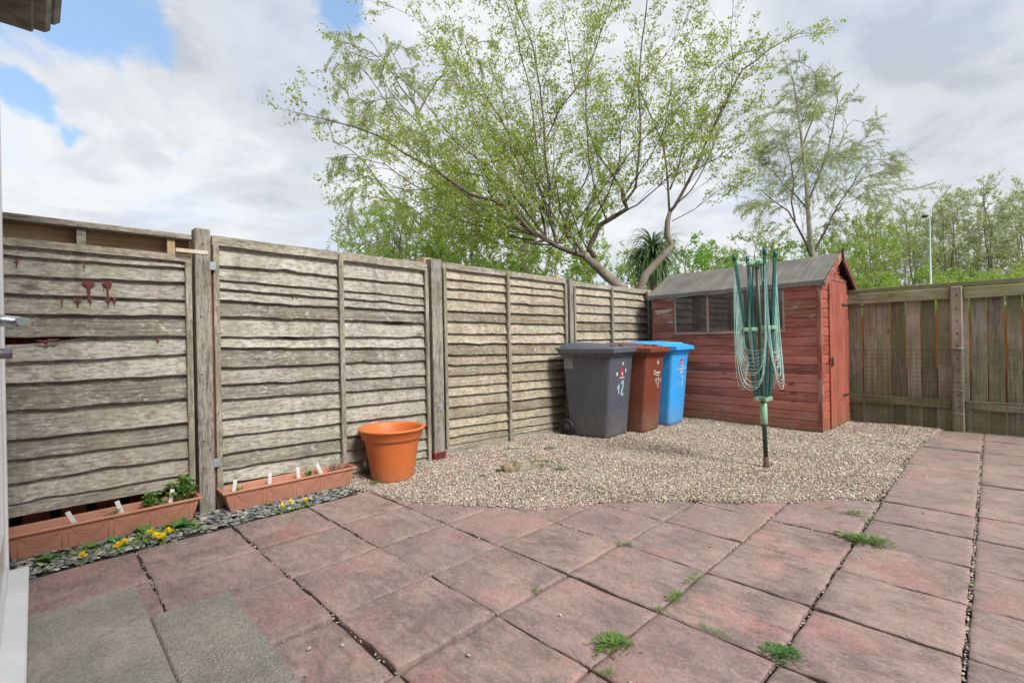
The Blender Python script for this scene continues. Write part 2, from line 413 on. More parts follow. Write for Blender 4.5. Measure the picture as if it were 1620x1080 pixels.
for i in range(len(XL) - 1):
    right = i >= 6
    ys = YR if right else YL
    for jj in range(len(ys) - 1):
        x0, x1, y0, y1 = XL[i], XL[i + 1], ys[jj], ys[jj + 1]
        gx = [x0 + .03, x1 - .03, x0 + .03, x1 - .03]; gy = [y0 + .03, y0 + .03, y1 - .03, y1 - .03]
        if not right and inside(gx, gy).all(): continue
        dz, tx, ty = special.get((i, jj), (sr.uniform(-.004, .004), sr.uniform(-.011, .011), sr.uniform(-.011, .011)))
        g = [0.003 + sr.random() * 0.003 for _ in range(4)]
        if i in (5, 6, 7): pass
        gl = 0.0065 if i in (6, 7) else g[0]; gr = 0.0065 if i in (5, 6) else g[1]
        if i == 7: gl = 0.006
        slab(x0 + gl, x1 - gr, y0 + g[2], y1 - g[3], dz, tx, ty)
tag(mb.build('patio', m_slab), kind='structure')

# ------------------------------------------------------------------ gravel
def tintmat(name, rough=0.85, bumpd=0.002, mul=1.0):
    m, t = newmat(name)
    a = t.new('ShaderNodeAttribute', attribute_name='tint').outputs['Color']
    n = t.noise(t.obj, 220, 4, 0.7)
    c = t.mix(t.mapr(n, 0.35, 0.7, 0.0, 0.35), a, (0.10 * mul, 0.085 * mul, 0.07 * mul))
    c = t.mix(t.mapr(t.noise(t.obj, 2.3, 5, 0.65), 0.48, 0.70, 0, 0.3), c, t.mix(1.0, c, (0.62, 0.56, 0.50), 'MULTIPLY'))
    setin(t, color=c, rough=rough, spec=0.4, normal=t.bump(n, 0.4, bumpd))
    return m
m_pebble = tintmat('pebble_stone')
ICO_V = []; ICO_F = []
_bm = bmesh.new(); bmesh.ops.create_icosphere(_bm, subdivisions=1, radius=1.0); _bm.verts.ensure_lookup_table()
ICO_V = np.array([v.co[:] for v in _bm.verts]); ICO_F = np.array([[v.index for v in f.verts] for f in _bm.faces]); _bm.free()
def rocks(name, P, S, mat, palette, seed=1, flat=(0.35, 0.75), angular=0.22, parent=None, tilt=0.5, smooth=True):
    """one mesh of many stones: P (n,3) places, S (n,) sizes"""
    rg = np.random.default_rng(seed); n = len(P); k = len(ICO_V)
    V = np.repeat(ICO_V[None], n, 0) * (1 + rg.uniform(-angular, angular, (n, k, 1)))
    sc = np.stack([rg.uniform(0.8, 1.3, n), rg.uniform(0.55, 0.95, n), rg.uniform(flat[0], flat[1], n)], 1) * S[:, None]
    V = V * sc[:, None, :]
    a = rg.uniform(0, 2 * np.pi, n); b = rg.normal(0, tilt, n)
    y = V[..., 1] * np.cos(b)[:, None] - V[..., 2] * np.sin(b)[:, None]; z = V[..., 1] * np.sin(b)[:, None] + V[..., 2] * np.cos(b)[:, None]
    x = V[..., 0]; X = x * np.cos(a)[:, None] - y * np.sin(a)[:, None]; Y = x * np.sin(a)[:, None] + y * np.cos(a)[:, None]
    V = np.stack([X, Y, z], 2) + P[:, None, :]
    F = (ICO_F[None] + (np.arange(n) * k)[:, None, None]).reshape(-1, 3)
    pal = np.array([p[1] for p in palette]); w = np.array([p[0] for p in palette], float); w /= w.sum()
    c = pal[rg.choice(len(pal), n, p=w)] * rg.uniform(0.75, 1.2, (n, 1))
    C = np.concatenate([np.repeat(c[:, None], k, 1).reshape(-1, 3), np.ones((n * k, 1))], 1)
    return npmesh(name, V.reshape(-1, 3), F, mat, parent, smooth, C)
PEB = [(6, (0.66, 0.57, 0.46)), (4, (0.52, 0.43, 0.34)), (4, (0.74, 0.67, 0.57)), (2, (0.33, 0.24, 0.185)), (1.6, (0.27, 0.255, 0.245)), (0.8, (0.72, 0.68, 0.62)), (1.0, (0.42, 0.26, 0.20)), (0.7, (0.20, 0.18, 0.165)), (0.25, (0.50, 0.16, 0.10))]
rg = np.random.default_rng(5)
N = 320000
x = rg.uniform(-3.86, -0.3, N); y = rg.uniform(1.55, 7.42, N)
keep = inside(x, y); ed = edge_dist(x, y)
D = np.hypot(x, y)
keep &= rg.random(N) < np.clip(1.45 - D * 0.12, 0.45, 1.0)
keep &= (ed > 0.02) | (rg.random(N) < 0.5)
keep &= ~((x > -3.42) & (x < -1.42) & (y > 6.3) & (y < 7.2))
x = x[keep]; y = y[keep]
wav = .004 * np.sin(x * 9 + 2 * y) + .004 * np.sin(y * 7 - x * 3)
edk = edge_dist(x, y)
z = 0.003 + np.minimum(edk, 0.12) / 0.12 * 0.008 + wav + rg.uniform(-.002, .005, len(x))
S = rg.lognormal(math.log(0.0043), 0.36, len(x)) * np.clip(0.85 + np.hypot(x, y) * 0.05, 1.0, 1.3)
P = np.stack([x, y, z], 1)
# stray stones beyond the edge
M2 = 26000
x2 = rg.uniform(-3.75, -0.2, M2); y2 = rg.uniform(1.4, 7.3, M2)
e2 = edge_dist(x2, y2); k2 = (~inside(x2, y2)) & (rg.random(M2) < np.exp(-e2 / np.where(x2 < -3.3, .09, .024))) & (y2 < 7.2)
P2 = np.stack([x2[k2], y2[k2], np.full(k2.sum(), .005)], 1)
Pall = np.concatenate([P, P2]); Sall = np.concatenate([S, rg.uniform(.004, .0075, len(P2))])
tag(rocks('gravel', Pall, Sall, m_pebble, PEB, 3), kind='stuff', label='pale beige and grey gravel spread between the patio, fences and shed', cat='gravel')
m_gbase, t = newmat('gravel_bed')
vo = t.new('ShaderNodeTexVoronoi', {'Vector': t.obj, 'Scale': 85.0})
c = t.ramp(t.new('ShaderNodeSeparateColor', {0: vo.outputs['Color']}).outputs[0], [(0.0, (0.16, 0.13, 0.11)), (0.3, (0.34, 0.29, 0.24)), (0.6, (0.46, 0.40, 0.33)), (1.0, (0.30, 0.22, 0.17))])
setin(t, color=t.mix(t.mapr(vo.outputs['Distance'], 0.2, 0.7, 0, 0.6), c, (0.10, 0.08, 0.065)), rough=0.95, normal=t.bump(vo.outputs['Distance'], 0.6, -0.006))
mb = MB()
inner = []
gc = GP.mean(0)
for i, p in enumerate(GRAVEL):
    inner.append(p)
bm = bmesh.new(); vs = [bm.verts.new((p[0] - (.03 if i > 0 and i < 19 else 0), p[1] + (.03 if i < 14 else 0), .004)) for i, p in enumerate(inner)]
bm.faces.new(vs); bmesh.ops.triangulate(bm, faces=bm.faces[:]); me = bpy.data.meshes.new('gravel_bed'); bm.to_mesh(me); bm.free(); me.materials.append(m_gbase)
o = bpy.data.objects.new('gravel_bed', me); COL.objects.link(o); tag(o, kind='structure')
# stones lying in the open joints and loose on the slabs
pts = []; sz = []
def joint(x0, y0, x1, y1, dens, w=.005):
    L = math.hypot(x1 - x0, y1 - y0)
    for _ in range(int(L * dens)):
        u = rnd.random()
        pts.append((x0 + (x1 - x0) * u + rnd.uniform(-w, w), y0 + (y1 - y0) * u + rnd.uniform(-w, w), rnd.uniform(-.012, -.003))); sz.append(rnd.uniform(.0035, .0065))
joint(-.078, 2.0, -.078, 7.3, 130); joint(-.53, 3.9, -.53, 7.0, 240, .014); joint(-.53, 1.7, -.53, 3.9, 60); joint(-2.36, .5, -2.36, 1.3, 30); joint(-2.4, .845, -.97, .845, 18)
joint(-3.3, .375, -2.4, .375, 40); joint(-1.888, .3, -1.888, 3, 10); joint(-3.2, .845, -1.5, .845, 22); joint(-3.1, 1.305, -1.42, 1.305, 14); joint(-2.36, 1.5, -2.36, 2.1, 45, .012); joint(-2.8, 1.765, -1.9, 1.765, 38, .012)
joint(-2.1, 2.22, -1.2, 2.22, 40, .012); joint(-1.42, 2.2, -1.42, 3, 22); joint(-.965, 2.4, -.965, 3.5, 30); joint(-1.35, 2.68, -.55, 2.68, 14); joint(-1.2, 3.12, -.55, 3.12, 25)
for _ in range(170):
    px, py = rnd.uniform(-2.9, .6), rnd.uniform(.6, 6.5)
    if not inside([px], [py])[0]: pts.append((px, py, .004)); sz.append(rnd.uniform(.003, .0065))
for px, py in [(-1.76, .69), (-1.69, .78), (-1.60, .93), (-2.02, .87), (-1.62, .62), (-1.31, 1.06), (-.83, 1.33), (-1.23, 1.47)]: pts.append((px, py, .006)); sz.append(.008)
tag(rocks('loose_pebbles', np.array(pts), np.array(sz), m_pebble, PEB, 9), kind='stuff', label='small loose pebbles lying in the open joints and on the slabs', cat='pebbles')

# ------------------------------------------------------------------ slate chips
SL = [(4, (0.21, 0.235, 0.24)), (3, (0.30, 0.33, 0.32)), (1.6, (0.13, 0.145, 0.15)), (1.5, (0.40, 0.41, 0.37)), (1, (0.23, 0.19, 0.19)), (1.2, (0.55, 0.48, 0.40))]
Ns = 3600
x = rg.uniform(-3.86, -3.305, Ns); y = rg.uniform(-.12, 1.80, Ns)
k_ = ((y < 1.55) | (rg.random(Ns) < (1.85 - y) * 2)) & (x < -3.325 - 0.9 * np.clip(y - 1.58, 0, 1))
x = x[k_]; y = y[k_]
P = np.stack([x, y, rg.uniform(-.006, .016, len(x))], 1)
tag(rocks('slate_chips', P, rg.uniform(.010, .023, len(x)), m_pebble, SL, 4, flat=(0.14, 0.3), angular=0.32, tilt=0.28, smooth=False), kind='stuff', label='blue-grey slate chips strewn between the planters and the patio', cat='slate chips')
mb = MB(); mb.add([(-3.95, -.12, -.008), (-3.318, -.12, -.008), (-3.318, 1.8, -.008), (-3.95, 1.8, -.008)], [(0, 1, 2, 3)])
tag(mb.build('border_soil', m_soil), kind='structure')

# ------------------------------------------------------------------ concrete steps
def concrete(name, cols, ribs=False, pimple=False):
    m, t = newmat(name)
    big = t.noise(t.obj, 3.2, 6, 0.65); med = t.noise(t.obj, 14, 6, 0.7); fine = t.noise(t.obj, 150, 4, 0.75)
    c = t.ramp(t.math('ADD', t.math('MULTIPLY', big, .6), t.math('MULTIPLY', med, .4)), [(0.32, cols[0]), (0.5, cols[1]), (0.68, cols[2])])
    c = t.mix(t.mapr(fine, .55, .7, 0, .7), c, (0.60, 0.57, 0.48)); c = t.mix(t.mapr(fine, .47, .34, 0, .75), c, (0.10, 0.095, 0.08))
    c = t.mix(t.mapr(t.noise(t.obj, 2.1, 5, .6), .52, .62, 0, .25), c, (0.15, 0.15, 0.11))
    h = t.math('MULTIPLY', fine, 0.5)
    if ribs:
        sp = t.new('ShaderNodeSeparateXYZ', {0: t.obj}); 
        wv = t.math('MULTIPLY', t.math('ADD', t.math('SINE', t.math('MULTIPLY', sp.outputs[0], 560.0)), 1.0), 0.5)
        w2 = t.math('MULTIPLY', wv, t.mapr(t.noise(t.vmath('MULTIPLY', t.obj, (1, .3, 1)), 120, 3, .6), .35, .6))
        c = t.mix(t.math('MULTIPLY', w2, 0.5), c, (0.55, 0.52, 0.44)); h = t.math('ADD', h, t.math('MULTIPLY', w2, 0.8))
    if pimple:
        vo = t.new('ShaderNodeTexVoronoi', {'Vector': t.obj, 'Scale': 70.0}); p = t.mapr(vo.outputs['Distance'], .15, .5, 1, 0)
        c = t.mix(t.math('MULTIPLY', p, 0.35), c, (0.36, 0.34, 0.26)); h = t.math('ADD', h, p)
    setin(t, color=c, rough=0.92, spec=0.3, normal=t.bump(h, 0.8, 0.004))
    return m
mc1 = concrete('ribbed_concrete', [(0.12, 0.115, 0.105), (0.24, 0.225, 0.20), (0.40, 0.365, 0.31)], ribs=True)
mc2 = concrete('pimpled_concrete', [(0.14, 0.132, 0.115), (0.245, 0.23, 0.20), (0.35, 0.32, 0.275)], pimple=True)
t_ = thing('concrete_step', 'ribbed grey concrete slab step, the higher one beside the white door sill', 'step', (-1.4, .13, 0))
mb = MB(); mb.box((-1.16, -.235, 0.004), (2.3, .158, .105), bev=.006); mb.build('step_slab', mc1, t_)
t_ = thing('concrete_step', 'lower greenish concrete step with pimpled surface, next to the red paving', 'step', (-1.2, .45, 0))
mb = MB(); mb.box((-1.12, -.148, 0.004), (2.1, .122, .062), bev=.006); mb.build('step_slab', mc2, t_)

# ================================================================== HOUSE
m_upvc = plain('white_plastic_frame', (0.80, 0.81, 0.82), 0.3, var=0.06, scale=5, bump=0.03, col2=(0.70, 0.72, 0.72))
m_seal = plain('rubber_seal', (0.03, 0.03, 0.035), 0.6)
m_chrome = plain('satin_metal', (0.62, 0.64, 0.68), 0.25, metal=1.0, var=0.1, bump=0.02)
m_glassd, t = newmat('window_glass'); setin(t, color=(0.03, 0.035, 0.04), rough=0.05, spec=0.8)
def brickmat():
    m, t = newmat('house_brick')
    v = t.new('ShaderNodeMapping', {'Vector': t.obj, 'Rotation': (R(90), 0, 0)}).outputs[0]
    b = t.new('ShaderNodeTexBrick', {'Vector': v, 'Color1': (0.36, 0.19, 0.12, 1), 'Color2': (0.27, 0.13, 0.09, 1), 'Mortar': (0.38, 0.35, 0.31, 1), 'Scale': 1.0, 'Mortar Size': 0.01, 'Brick Width': 0.225, 'Row Height': 0.075})
    setin(t, color=t.mix(t.mapr(t.noise(t.obj, 30, 5), .3, .7, 0, .4), b.outputs['Color'], (0.2, 0.12, 0.09)), rough=0.9, normal=t.bump(b.outputs['Fac'], 0.6, -0.008))
    return m
m_brick = brickmat()
H = thing('house', 'edge of the house with white plastic door frame at the left side of the picture', 'house', (-1.0, -0.1, 0))
mb = MB(); mb.box((-3.2, -.35, -.05), (-1.655, -.03, 5.0)); mb.box((1.655, -.35, -.05), (5.0, -.03, 5.0)); mb.box((-1.655, -.35, 2.42), (1.655, -.03, 5.0)); mb.box((-1.655, -.35, -.05), (1.655, -.03, .15)); mb.build('wall', m_brick, H)
mb = MB()
mb.box((-1.65, -.10, .26), (-1.58, .021, 2.40), bev=.006); mb.box((1.58, -.10, .26), (1.65, .021, 2.40), bev=.006)
mb.box((-1.58, -.10, 2.33), (1.58, .020, 2.40), bev=.006); mb.box((-1.58, -.10, .26), (1.58, .020, .32), bev=.006)
mb.build('door_frame', m_upvc, H)
for a, b, hx in ((-1.577, -.53, -.58), (-.525, .525, .47), (.53, 1.577, .58)):
    d = MB(); d.box((a, -.08, .325), (a + .09, .014, 2.325), bev=.008); d.box((b - .09, -.08, .325), (b, .014, 2.325), bev=.008)
    d.box((a + .09, -.08, 2.235), (b - .09, .013, 2.325), bev=.008); d.box((a + .09, -.08, .325), (b - .09, .013, .46), bev=.008)
    dd = d.build('door', m_upvc, H)
    gq = MB(); gq.box((a + .09, -.04, .46), (b - .09, -.02, 2.235)); gq.build('pane', m_glassd, dd)
    if a < -1:
        hd = MB(); hd.box((-.522, .0145, 1.06), (-.492, .022, 1.275), bev=.003)
        hd.tube([(-.507, .02, 1.165), (-.507, .055, 1.166), (-.505, .075, 1.163), (-.50, .093, 1.160)], [.0135, .0125, .0125, .0105], 14)
        hd.tube([(-.50, .078, 1.162), (-.46, .084, 1.162), (-.40, .084, 1.16)], [.011, .010, .009], 12)
        hd.build('door_handle', m_chrome, dd)
        kk = MB(); kk.tube([(-.507, .02, 1.095), (-.507, .066, 1.095)], .0115, 16); kk.build('lock_cylinder', plain('dull_metal', (0.28, 0.27, 0.3), 0.35, metal=0.9), dd)
mb = MB(); mb.box((-1.665, -.02, .235), (1.665, .073, .262), bev=.004); mb.box((-1.665, .050, .205), (1.665, .0715, .236), bev=.003)
mb.box((-1.665, -.02, .150), (1.665, .03, .2355), bev=.003); mb.build('door_sill', m_upvc, H)
m_lead = plain('weathered_lead', (0.34, 0.31, 0.33), 0.55, var=0.45, scale=9, bump=0.4, dist=0.006, col2=(0.13, 0.12, 0.125))
mb = MB(); 
mb.box((-2.60, -.03, 2.81), (-1.6, .185, 2.87), bev=.02); mb.box((-2.62, -.03, 2.873), (-1.58, .225, 2.99), bev=.025); mb.box((-2.59, -.03, 2.792), (-1.9, .12, 2.8085), bev=.008)
mb.build('canopy', m_lead, H)
mb = MB(); mb.add([(-3.3, -.032, 5.0), (5.1, -.032, 5.0), (5.1, -4, 7.0), (-3.3, -4, 7.0), (-3.3, -.032, 5.06), (5.1, -.032, 5.06), (5.1, -4, 7.06), (-3.3, -4, 7.06)], [(0, 3, 2, 1), (4, 5, 6, 7), (0, 1, 5, 4), (2, 3, 7, 6), (1, 2, 6, 5), (3, 0, 4, 7)])
mb.build('roof', plain('roof_tiles', (0.16, 0.11, 0.09), 0.9), H)

# ================================================================== LEFT BOUNDARY FENCE
WG = dict(light=(0.48, 0.45, 0.40), mid=(0.335, 0.31, 0.27), dark=(0.14, 0.122, 0.103), tone=1.9)
m_lap = wood('weathered_lap_board', **WG, axis='y', green=0.22, greencol=(0.34, 0.34, 0.23), speck=1.0, lowgreen=(0.0, 0.5, 0.55), bump=0.9, orange=0.25)
m_lapw = wood('warm_lap_board', light=(0.51, 0.445, 0.35), mid=(0.36, 0.305, 0.235), dark=(0.155, 0.12, 0.09), tone=1.9, axis='y', green=0.3, greencol=(0.37, 0.35, 0.2), speck=0.8, lowgreen=(0.0, 0.5, 0.5), bump=0.9, orange=0.5)
m_frame = wood('weathered_batten', light=(0.50, 0.46, 0.38), mid=(0.36, 0.32, 0.265), dark=(0.13, 0.11, 0.09), axis='z', green=0.55, greencol=(0.19, 0.20, 0.10), speck=0.3, bump=0.6)
m_railm = wood('weathered_rail', light=(0.56, 0.51, 0.44), mid=(0.42, 0.38, 0.32), dark=(0.14, 0.12, 0.09), axis='y', green=0.3, greencol=(0.22, 0.22, 0.12), speck=0.4, bump=0.7)
m_post = wood('weathered_post', light=(0.44, 0.41, 0.37), mid=(0.33, 0.30, 0.265), dark=(0.12, 0.10, 0.085), axis='z', green=0.35, greencol=(0.20, 0.20, 0.12), speck=0.25, bump=0.6)
m_redboard = wood('dark_red_board', light=(0.26, 0.08, 0.055), mid=(0.17, 0.055, 0.04), dark=(0.05, 0.022, 0.018), axis='z', bump=0.5)
m_newwood = wood('bare_softwood', light=(0.56, 0.40, 0.27), mid=(0.47, 0.31, 0.19), dark=(0.30, 0.17, 0.10), axis='y', bump=0.3)
m_capwood = wood('new_post_wood', light=(0.60, 0.46, 0.31), mid=(0.52, 0.38, 0.24), dark=(0.36, 0.24, 0.14), axis='z', bump=0.3)
m_galv = plain('galvanised_steel', (0.48, 0.53, 0.56), 0.5, metal=0.6, var=0.3)
m_paintdrip = plain('red_paint', (0.15, 0.022, 0.016), 0.45, var=0.3)
m_rust = plain('rusty_strap', (0.66, 0.64, 0.58), 0.6, metal=0.2, var=0.3, col2=(0.52, 0.40, 0.26), scale=25)
XF = -3.75
m_nail = plain('rusty_nail', (0.06, 0.035, 0.025), 0.8)
def lap(mb, y0, y1, zt0, zt1, zb0, zb1, seed, kink=None, bulge=0.0, lip=0.034, gap=None):
    """one waney-edged lap board: top edge tucked behind, lower edge standing out"""
    rr = random.Random(seed); n = 40; vs = []; fs = []
    a = [rr.uniform(-1, 1) for _ in range(10)]; pp = [rr.uniform(0, 6.28) for _ in range(10)]
    kn = (rr.random(), rr.uniform(.008, .020) if rr.random() < .4 else 0)
    for i in range(n + 1):
        u = i / n; y = y0 + (y1 - y0) * u
        w = .0030 * a[0] * math.sin(5 * u + pp[0]) + .0025 * a[1] * math.sin(11 * u + pp[1]) + .0018 * math.sin(27 * u + pp[2]) + .0014 * math.sin(61 * u + pp[3])
        w += kn[1] * math.exp(-((u - kn[0]) / .035) ** 2) * (1 if a[5] > 0 else -.6)
        zb = zb0 + (zb1 - zb0) * u + w
        zt = zt0 + (zt1 - zt0) * u
        if gap: zt -= gap[0] * math.exp(-((u - gap[1]) / gap[2]) ** 2)
        xo = lip + .004 * a[3] * math.sin(6 * u + pp[4]) + bulge * math.sin(math.pi * u)
        th = .0095 + .0015 * math.sin(17 * u + pp[6])
        # bark edge: lower lip is thicker and rounded
        vs += [(-.006, y, zt), (.006 + (xo - .006) * .50, y, zb + (zt - zb) * .42 + .002 * a[4]), (xo, y, zb + .004), (xo - .003, y, zb), (xo - th, y, zb + .001), (-.006 - th, y, zt)]
    for q in (.018, .982, .5):
        yq = y0 + (y1 - y0) * q; zq = zb0 + (zb1 - zb0) * q + .022; mb.tube([(lip - .006, yq, zq), (lip - .001, yq + .001, zq)], .0032, 6, smooth=False, mi=1)
    for i in range(n):
        for k in range(5):
            p = i * 6 + k; fs.append((p, p + 6, p + 7, p + 1))
        p = i * 6; fs.append((p + 5, p + 11, p + 6, p))
    fs.append((0, 1, 2, 3, 4, 5)); fs.append(tuple(n * 6 + k for k in (5, 4, 3, 2, 1, 0)))
    mb.add(vs, fs, False)
LF = thing('lap_fence', 'long weathered lap-panel fence running along the left side from the house to the shed', 'fence', (0, 2.7, 0))
def panel(label, y0, y1, zl, zr, frame_bottom=None, batten=None, mat=None, seed=1, gaps={}, drips=None, rail2=True, sideframes=True, cap=True, ends=(True, True)):
    """zl / zr: heights of the top, under side of the top rail, then of every board's lower edge at each end"""
    yc = (y0 + y1) / 2
    a, b = y0 - yc, y1 - yc
    mb = MB()
    for i in range(1, len(zl) - 1):
        gp = gaps.get(i)
        lap(mb, a + .012, b - .012, zl[i] + .028, zr[i] + .028, zl[i + 1], zr[i + 1], seed * 100 + i, gap=gp)
    t = mb.build('fence_panel', [mat or m_lap, m_nail], LF); t.location = (XF, yc - 2.7, 0); t['label'] = label
    mb = MB()
    def rail(z0a, z1a, z0b, z1b, xo, xi=.012):
        n = 12; vs = []; fs = []
        for i in range(n + 1):
            u = i / n; y = a + (b - a) * u; wv = .002 * math.sin(9 * u + seed) + .0015 * math.sin(23 * u)
            zb = z0a + (z0b - z0a) * u + wv; zt = z1a + (z1b - z1a) * u + wv * .5
            vs += [(xi, y, zb), (xo, y, zb), (xo, y, zt), (xi, y, zt)]
        for i in range(n):
            for k in range(4): p = i * 4 + k; q = i * 4 + (k + 1) % 4; fs.append((p, p + 4, q + 4, q))
        fs.append((0, 1, 2, 3)); fs.append(tuple(n * 4 + k for k in (3, 2, 1, 0)))
        mb.add(vs, fs)
    rail(zl[1], zl[0], zr[1], zr[0], .045); mb.build('top_rail', m_railm, t); mb = MB()
    if frame_bottom: rail(frame_bottom[0], frame_bottom[0] + .045, frame_bottom[1], frame_bottom[1] + .045, .046, .034); mb.build('bottom_rail', m_railm, t)
    zb = min(zl[-1], zr[-1]) + .0
    if ends[0]: mb = MB(); mb.box((.034, a, zl[-1] - .004), (.062, a + .035, zl[1] - .003), bev=.003); mb.build('side_batten', m_frame, t)
    if ends[1]: mb = MB(); mb.box((.034, b - .035, zr[-1] - .004), (.062, b, zr[1] - .003), bev=.003); mb.build('side_batten', m_frame, t)
    if batten: mb = MB(); mb.box((.034, batten - yc - .019, zb), (.066, batten - yc + .019, zl[0] - .028), bev=.003); mb.build('batten', m_frame, t)
    if drips:
        for (y, z, w, h) in drips:
            mb = MB()
            x = .036; dy = y - yc
            vs = [(x, dy - w / 2, z), (x, dy + w / 2, z), (x + .001, dy + w / 3, z - h * .2), (x + .001, dy + w * .12, z - h * .35), (x + .001, dy + w * .1, z - h * .8), (x, dy, z - h), (x + .001, dy - w * .1, z - h * .75), (x + .001, dy - w * .14, z - h * .3), (x + .001, dy - w / 2.5, z - h * .15)]
            v2 = [(vx - .006, vy, vz) for vx, vy, vz in vs]; k = len(vs)
            mb.add(vs + v2, [tuple(range(k - 1, -1, -1)), tuple(range(k, 2 * k))] + [(i, (i + 1) % k, (i + 1) % k + k, i + k) for i in range(k)])
            mb.build('paint_drip', m_paintdrip, t)
    return t
p1l = [1.715, 1.671, 1.606, 1.486, 1.401, 1.299, 1.169, 1.016, 0.924, 0.785, 0.632, 0.517, 0.395, 0.286, 0.241]
p1r = [1.701, 1.660, 1.618, 1.527, 1.41, 1.307, 1.178, 1.058, 0.925, 0.768, 0.611, 0.508, 0.384, 0.273, 0.211]
def fdrip(px, py, w, h):
    d = at(px, py, 1.0) - Vector((0, 0, CAM_H)); k = (XF + .036) / d.x
    return (d.y * k, CAM_H + d.z * k, w * .0055 / 2.9, h * .0055)
dr = [fdrip(*q) for q in [(140, 444, 34, 20), (170, 444, 24, 22), (164, 444, 8, 12), (175, 444, 8, 8), (98, 471, 6, 12), (123, 471, 22, 10), (143, 471, 10, 8), (171, 471, 14, 9), (181, 471, 12, 8), (26, 408, 16, 9), (133, 416, 8, 8), (250, 534, 12, 6), (72, 538, 40, 5), (85, 536, 30, 4)]]
panel('nearest weathered lap fence panel with dark red paint runs and rotten gaps, above the first planter', -1.05, .735, [z + .0 for z in p1l], p1r, frame_bottom=(.225, .203), mat=m_lap, seed=1, gaps={6: (.068, .52, .22), 9: (.03, .8, .1)}, drips=dr, ends=(False, True))
p2l = [1.853, 1.790, 1.657, 1.558, 1.497, 1.419, 1.311, 1.173, 1.095, 0.957, 0.845, 0.741, 0.608, 0.487, 0.367, 0.268, 0.165, .06, -.01]
p2r = [1.842, 1.775, 1.640, 1.52, 1.45, 1.39, 1.286, 1.15, 1.055, 0.938, 0.802, 0.697, 0.58, 0.45, 0.33, 0.215, 0.11, .04, -.02]
panel('silver grey lap fence panel with a central batten, behind the second planter and orange pot', .858, 2.60, p2l, p2r, batten=1.755, mat=m_lap, seed=2, gaps={6: (.052, .82, .12), 7: (.045, .3, .1)}, drips=[fdrip(463, 466, 5, 8), (fdrip(470, 467, 4, 5)), fdrip(424, 483, 4, 5)])
p3l = [1.874, 1.815, 1.72, 1.624, 1.526, 1.41, 1.306, 1.184, 1.093, 0.984, 0.874, 0.777, 0.668, 0.577, 0.474, 0.365, 0.274, 0.183, 0.105]
p3r = [1.855, 1.80, 1.71, 1.637, 1.52, 1.404, 1.296, 1.179, 1.063, 0.932, 0.862, 0.747, 0.639, 0.538, 0.423, 0.307, 0.207, 0.107, 0.05]
panel('brownish lap fence panel with wavy boards and batten, between the bolted post and the grey bin', 2.775, 4.66, p3l, p3r, batten=3.645, mat=m_lapw, seed=3)
def lin(a, b, n): return [a + (b - a) * i / (n - 1) for i in range(n)]
p4l = [1.84, 1.785] + lin(1.68, .06, 15); p4r = [1.835, 1.78] + lin(1.68, .07, 15)
panel('far lap fence panel behind the wheelie bins, running up to the red shed', 4.80, 6.68, p4l, p4r, batten=5.66, mat=m_lapw, seed=4, ends=(True, True))
# gravel board under the third panel
t_ = thing('gravel_board', 'low rough timber board along the ground under the brownish fence panel', 'board', (XF, 3.72, 0))
mb = MB(); mb.box((-.006, -.97, -.03), (.022, .95, .115), bev=.004); mb.build('board', m_railm, t_)
t_ = thing('gravel_board', 'low timber board at the ground behind the wheelie bins', 'board', (XF, 5.75, 0))
mb = MB(); mb.box((-.006, -.97, -.03), (.022, .95, .055), bev=.004); mb.build('board', m_railm, t_)
def post(label, y0, y1, z1, x0=XF - .02, x1=XF + .075, z0=-.05, holes=()):
    yc = (y0 + y1) / 2
    mb = MB(); mb.box((x0 - x1 + .04, y0 - yc, z0), (.04, y1 - yc, z1), bev=.005); t = mb.build('post', m_post, LF); t.location = (x1 - .04, yc - 2.7, 0); t['label'] = label
    if holes:
        nm = plain('nail_rust', (0.05, 0.035, 0.03), 0.7)
        for (dy, z) in holes: mb = MB(); mb.tube([(.038, dy, z), (.0415, dy, z)], .006, 8); mb.build('nail_head', nm, t)
    return t
pt = post('tall square timber post with rusty perforated strap, between the two long planters', .752, .842, 1.885, holes=[(-.02, .92), (.01, .86), (-.015, .48), (.02, .42), (-.02, .30), (.0, 1.78), (.0, 1.66), (-.02, 1.30)])
mb = MB(); mb.box((.012, -.15, 1.715), (.0150, .028, 1.738)); 
for k in range(6): mb.tube([(.0150, -.135 + k * .03, 1.727), (.0158, -.135 + k * .03, 1.727)], .004, 8)
st = mb.build('metal_strap', m_rust, pt); st.location = (.03, 0, 0)
for z in (1.615, .30):
    mb = MB(); mb.box((.0405, .036, z), (.0455, .072, z + .055), bev=.001); mb.tube([(.0455, .055, z + .03), (.048, .055, z + .03)], .006, 8); mb.build('metal_clip', m_galv, pt)
mb = MB(); mb.box((-.01, .050, .03), (.012, .060, 1.83), bev=.002); mb.build('edge_strip', m_redboard, pt)
pt = post('timber post with blue-grey paint at its head and a dark red metal shoe, right of the orange pot', 2.625, 2.745, 1.885, holes=[(-.01, 1.4), (.02, 1.1), (0, 1.02), (.01, .56), (-.01, .36), (0, .30)])
mb = MB(); mb.box((-.075, -.071, -.05), (.047, .066, .075), bev=.004); mb.box((.0475, -.028, .0), (.0485, -.016, .06), mi=1); mb.box((.0475, .012, .0), (.0485, .024, .06), mi=1); mb.build('post_shoe', [plain('maroon_metal', (0.20, 0.03, 0.03), 0.4), m_seal], pt)
mb = MB(); mb.box((.0405, -.04, 1.79), (.0418, .035, 1.865)); mb.build('paint_patch', plain('old_blue_paint', (0.25, 0.30, 0.33), 0.7, var=.4, scale=60, col2=(0.3, 0.27, 0.23)), pt)
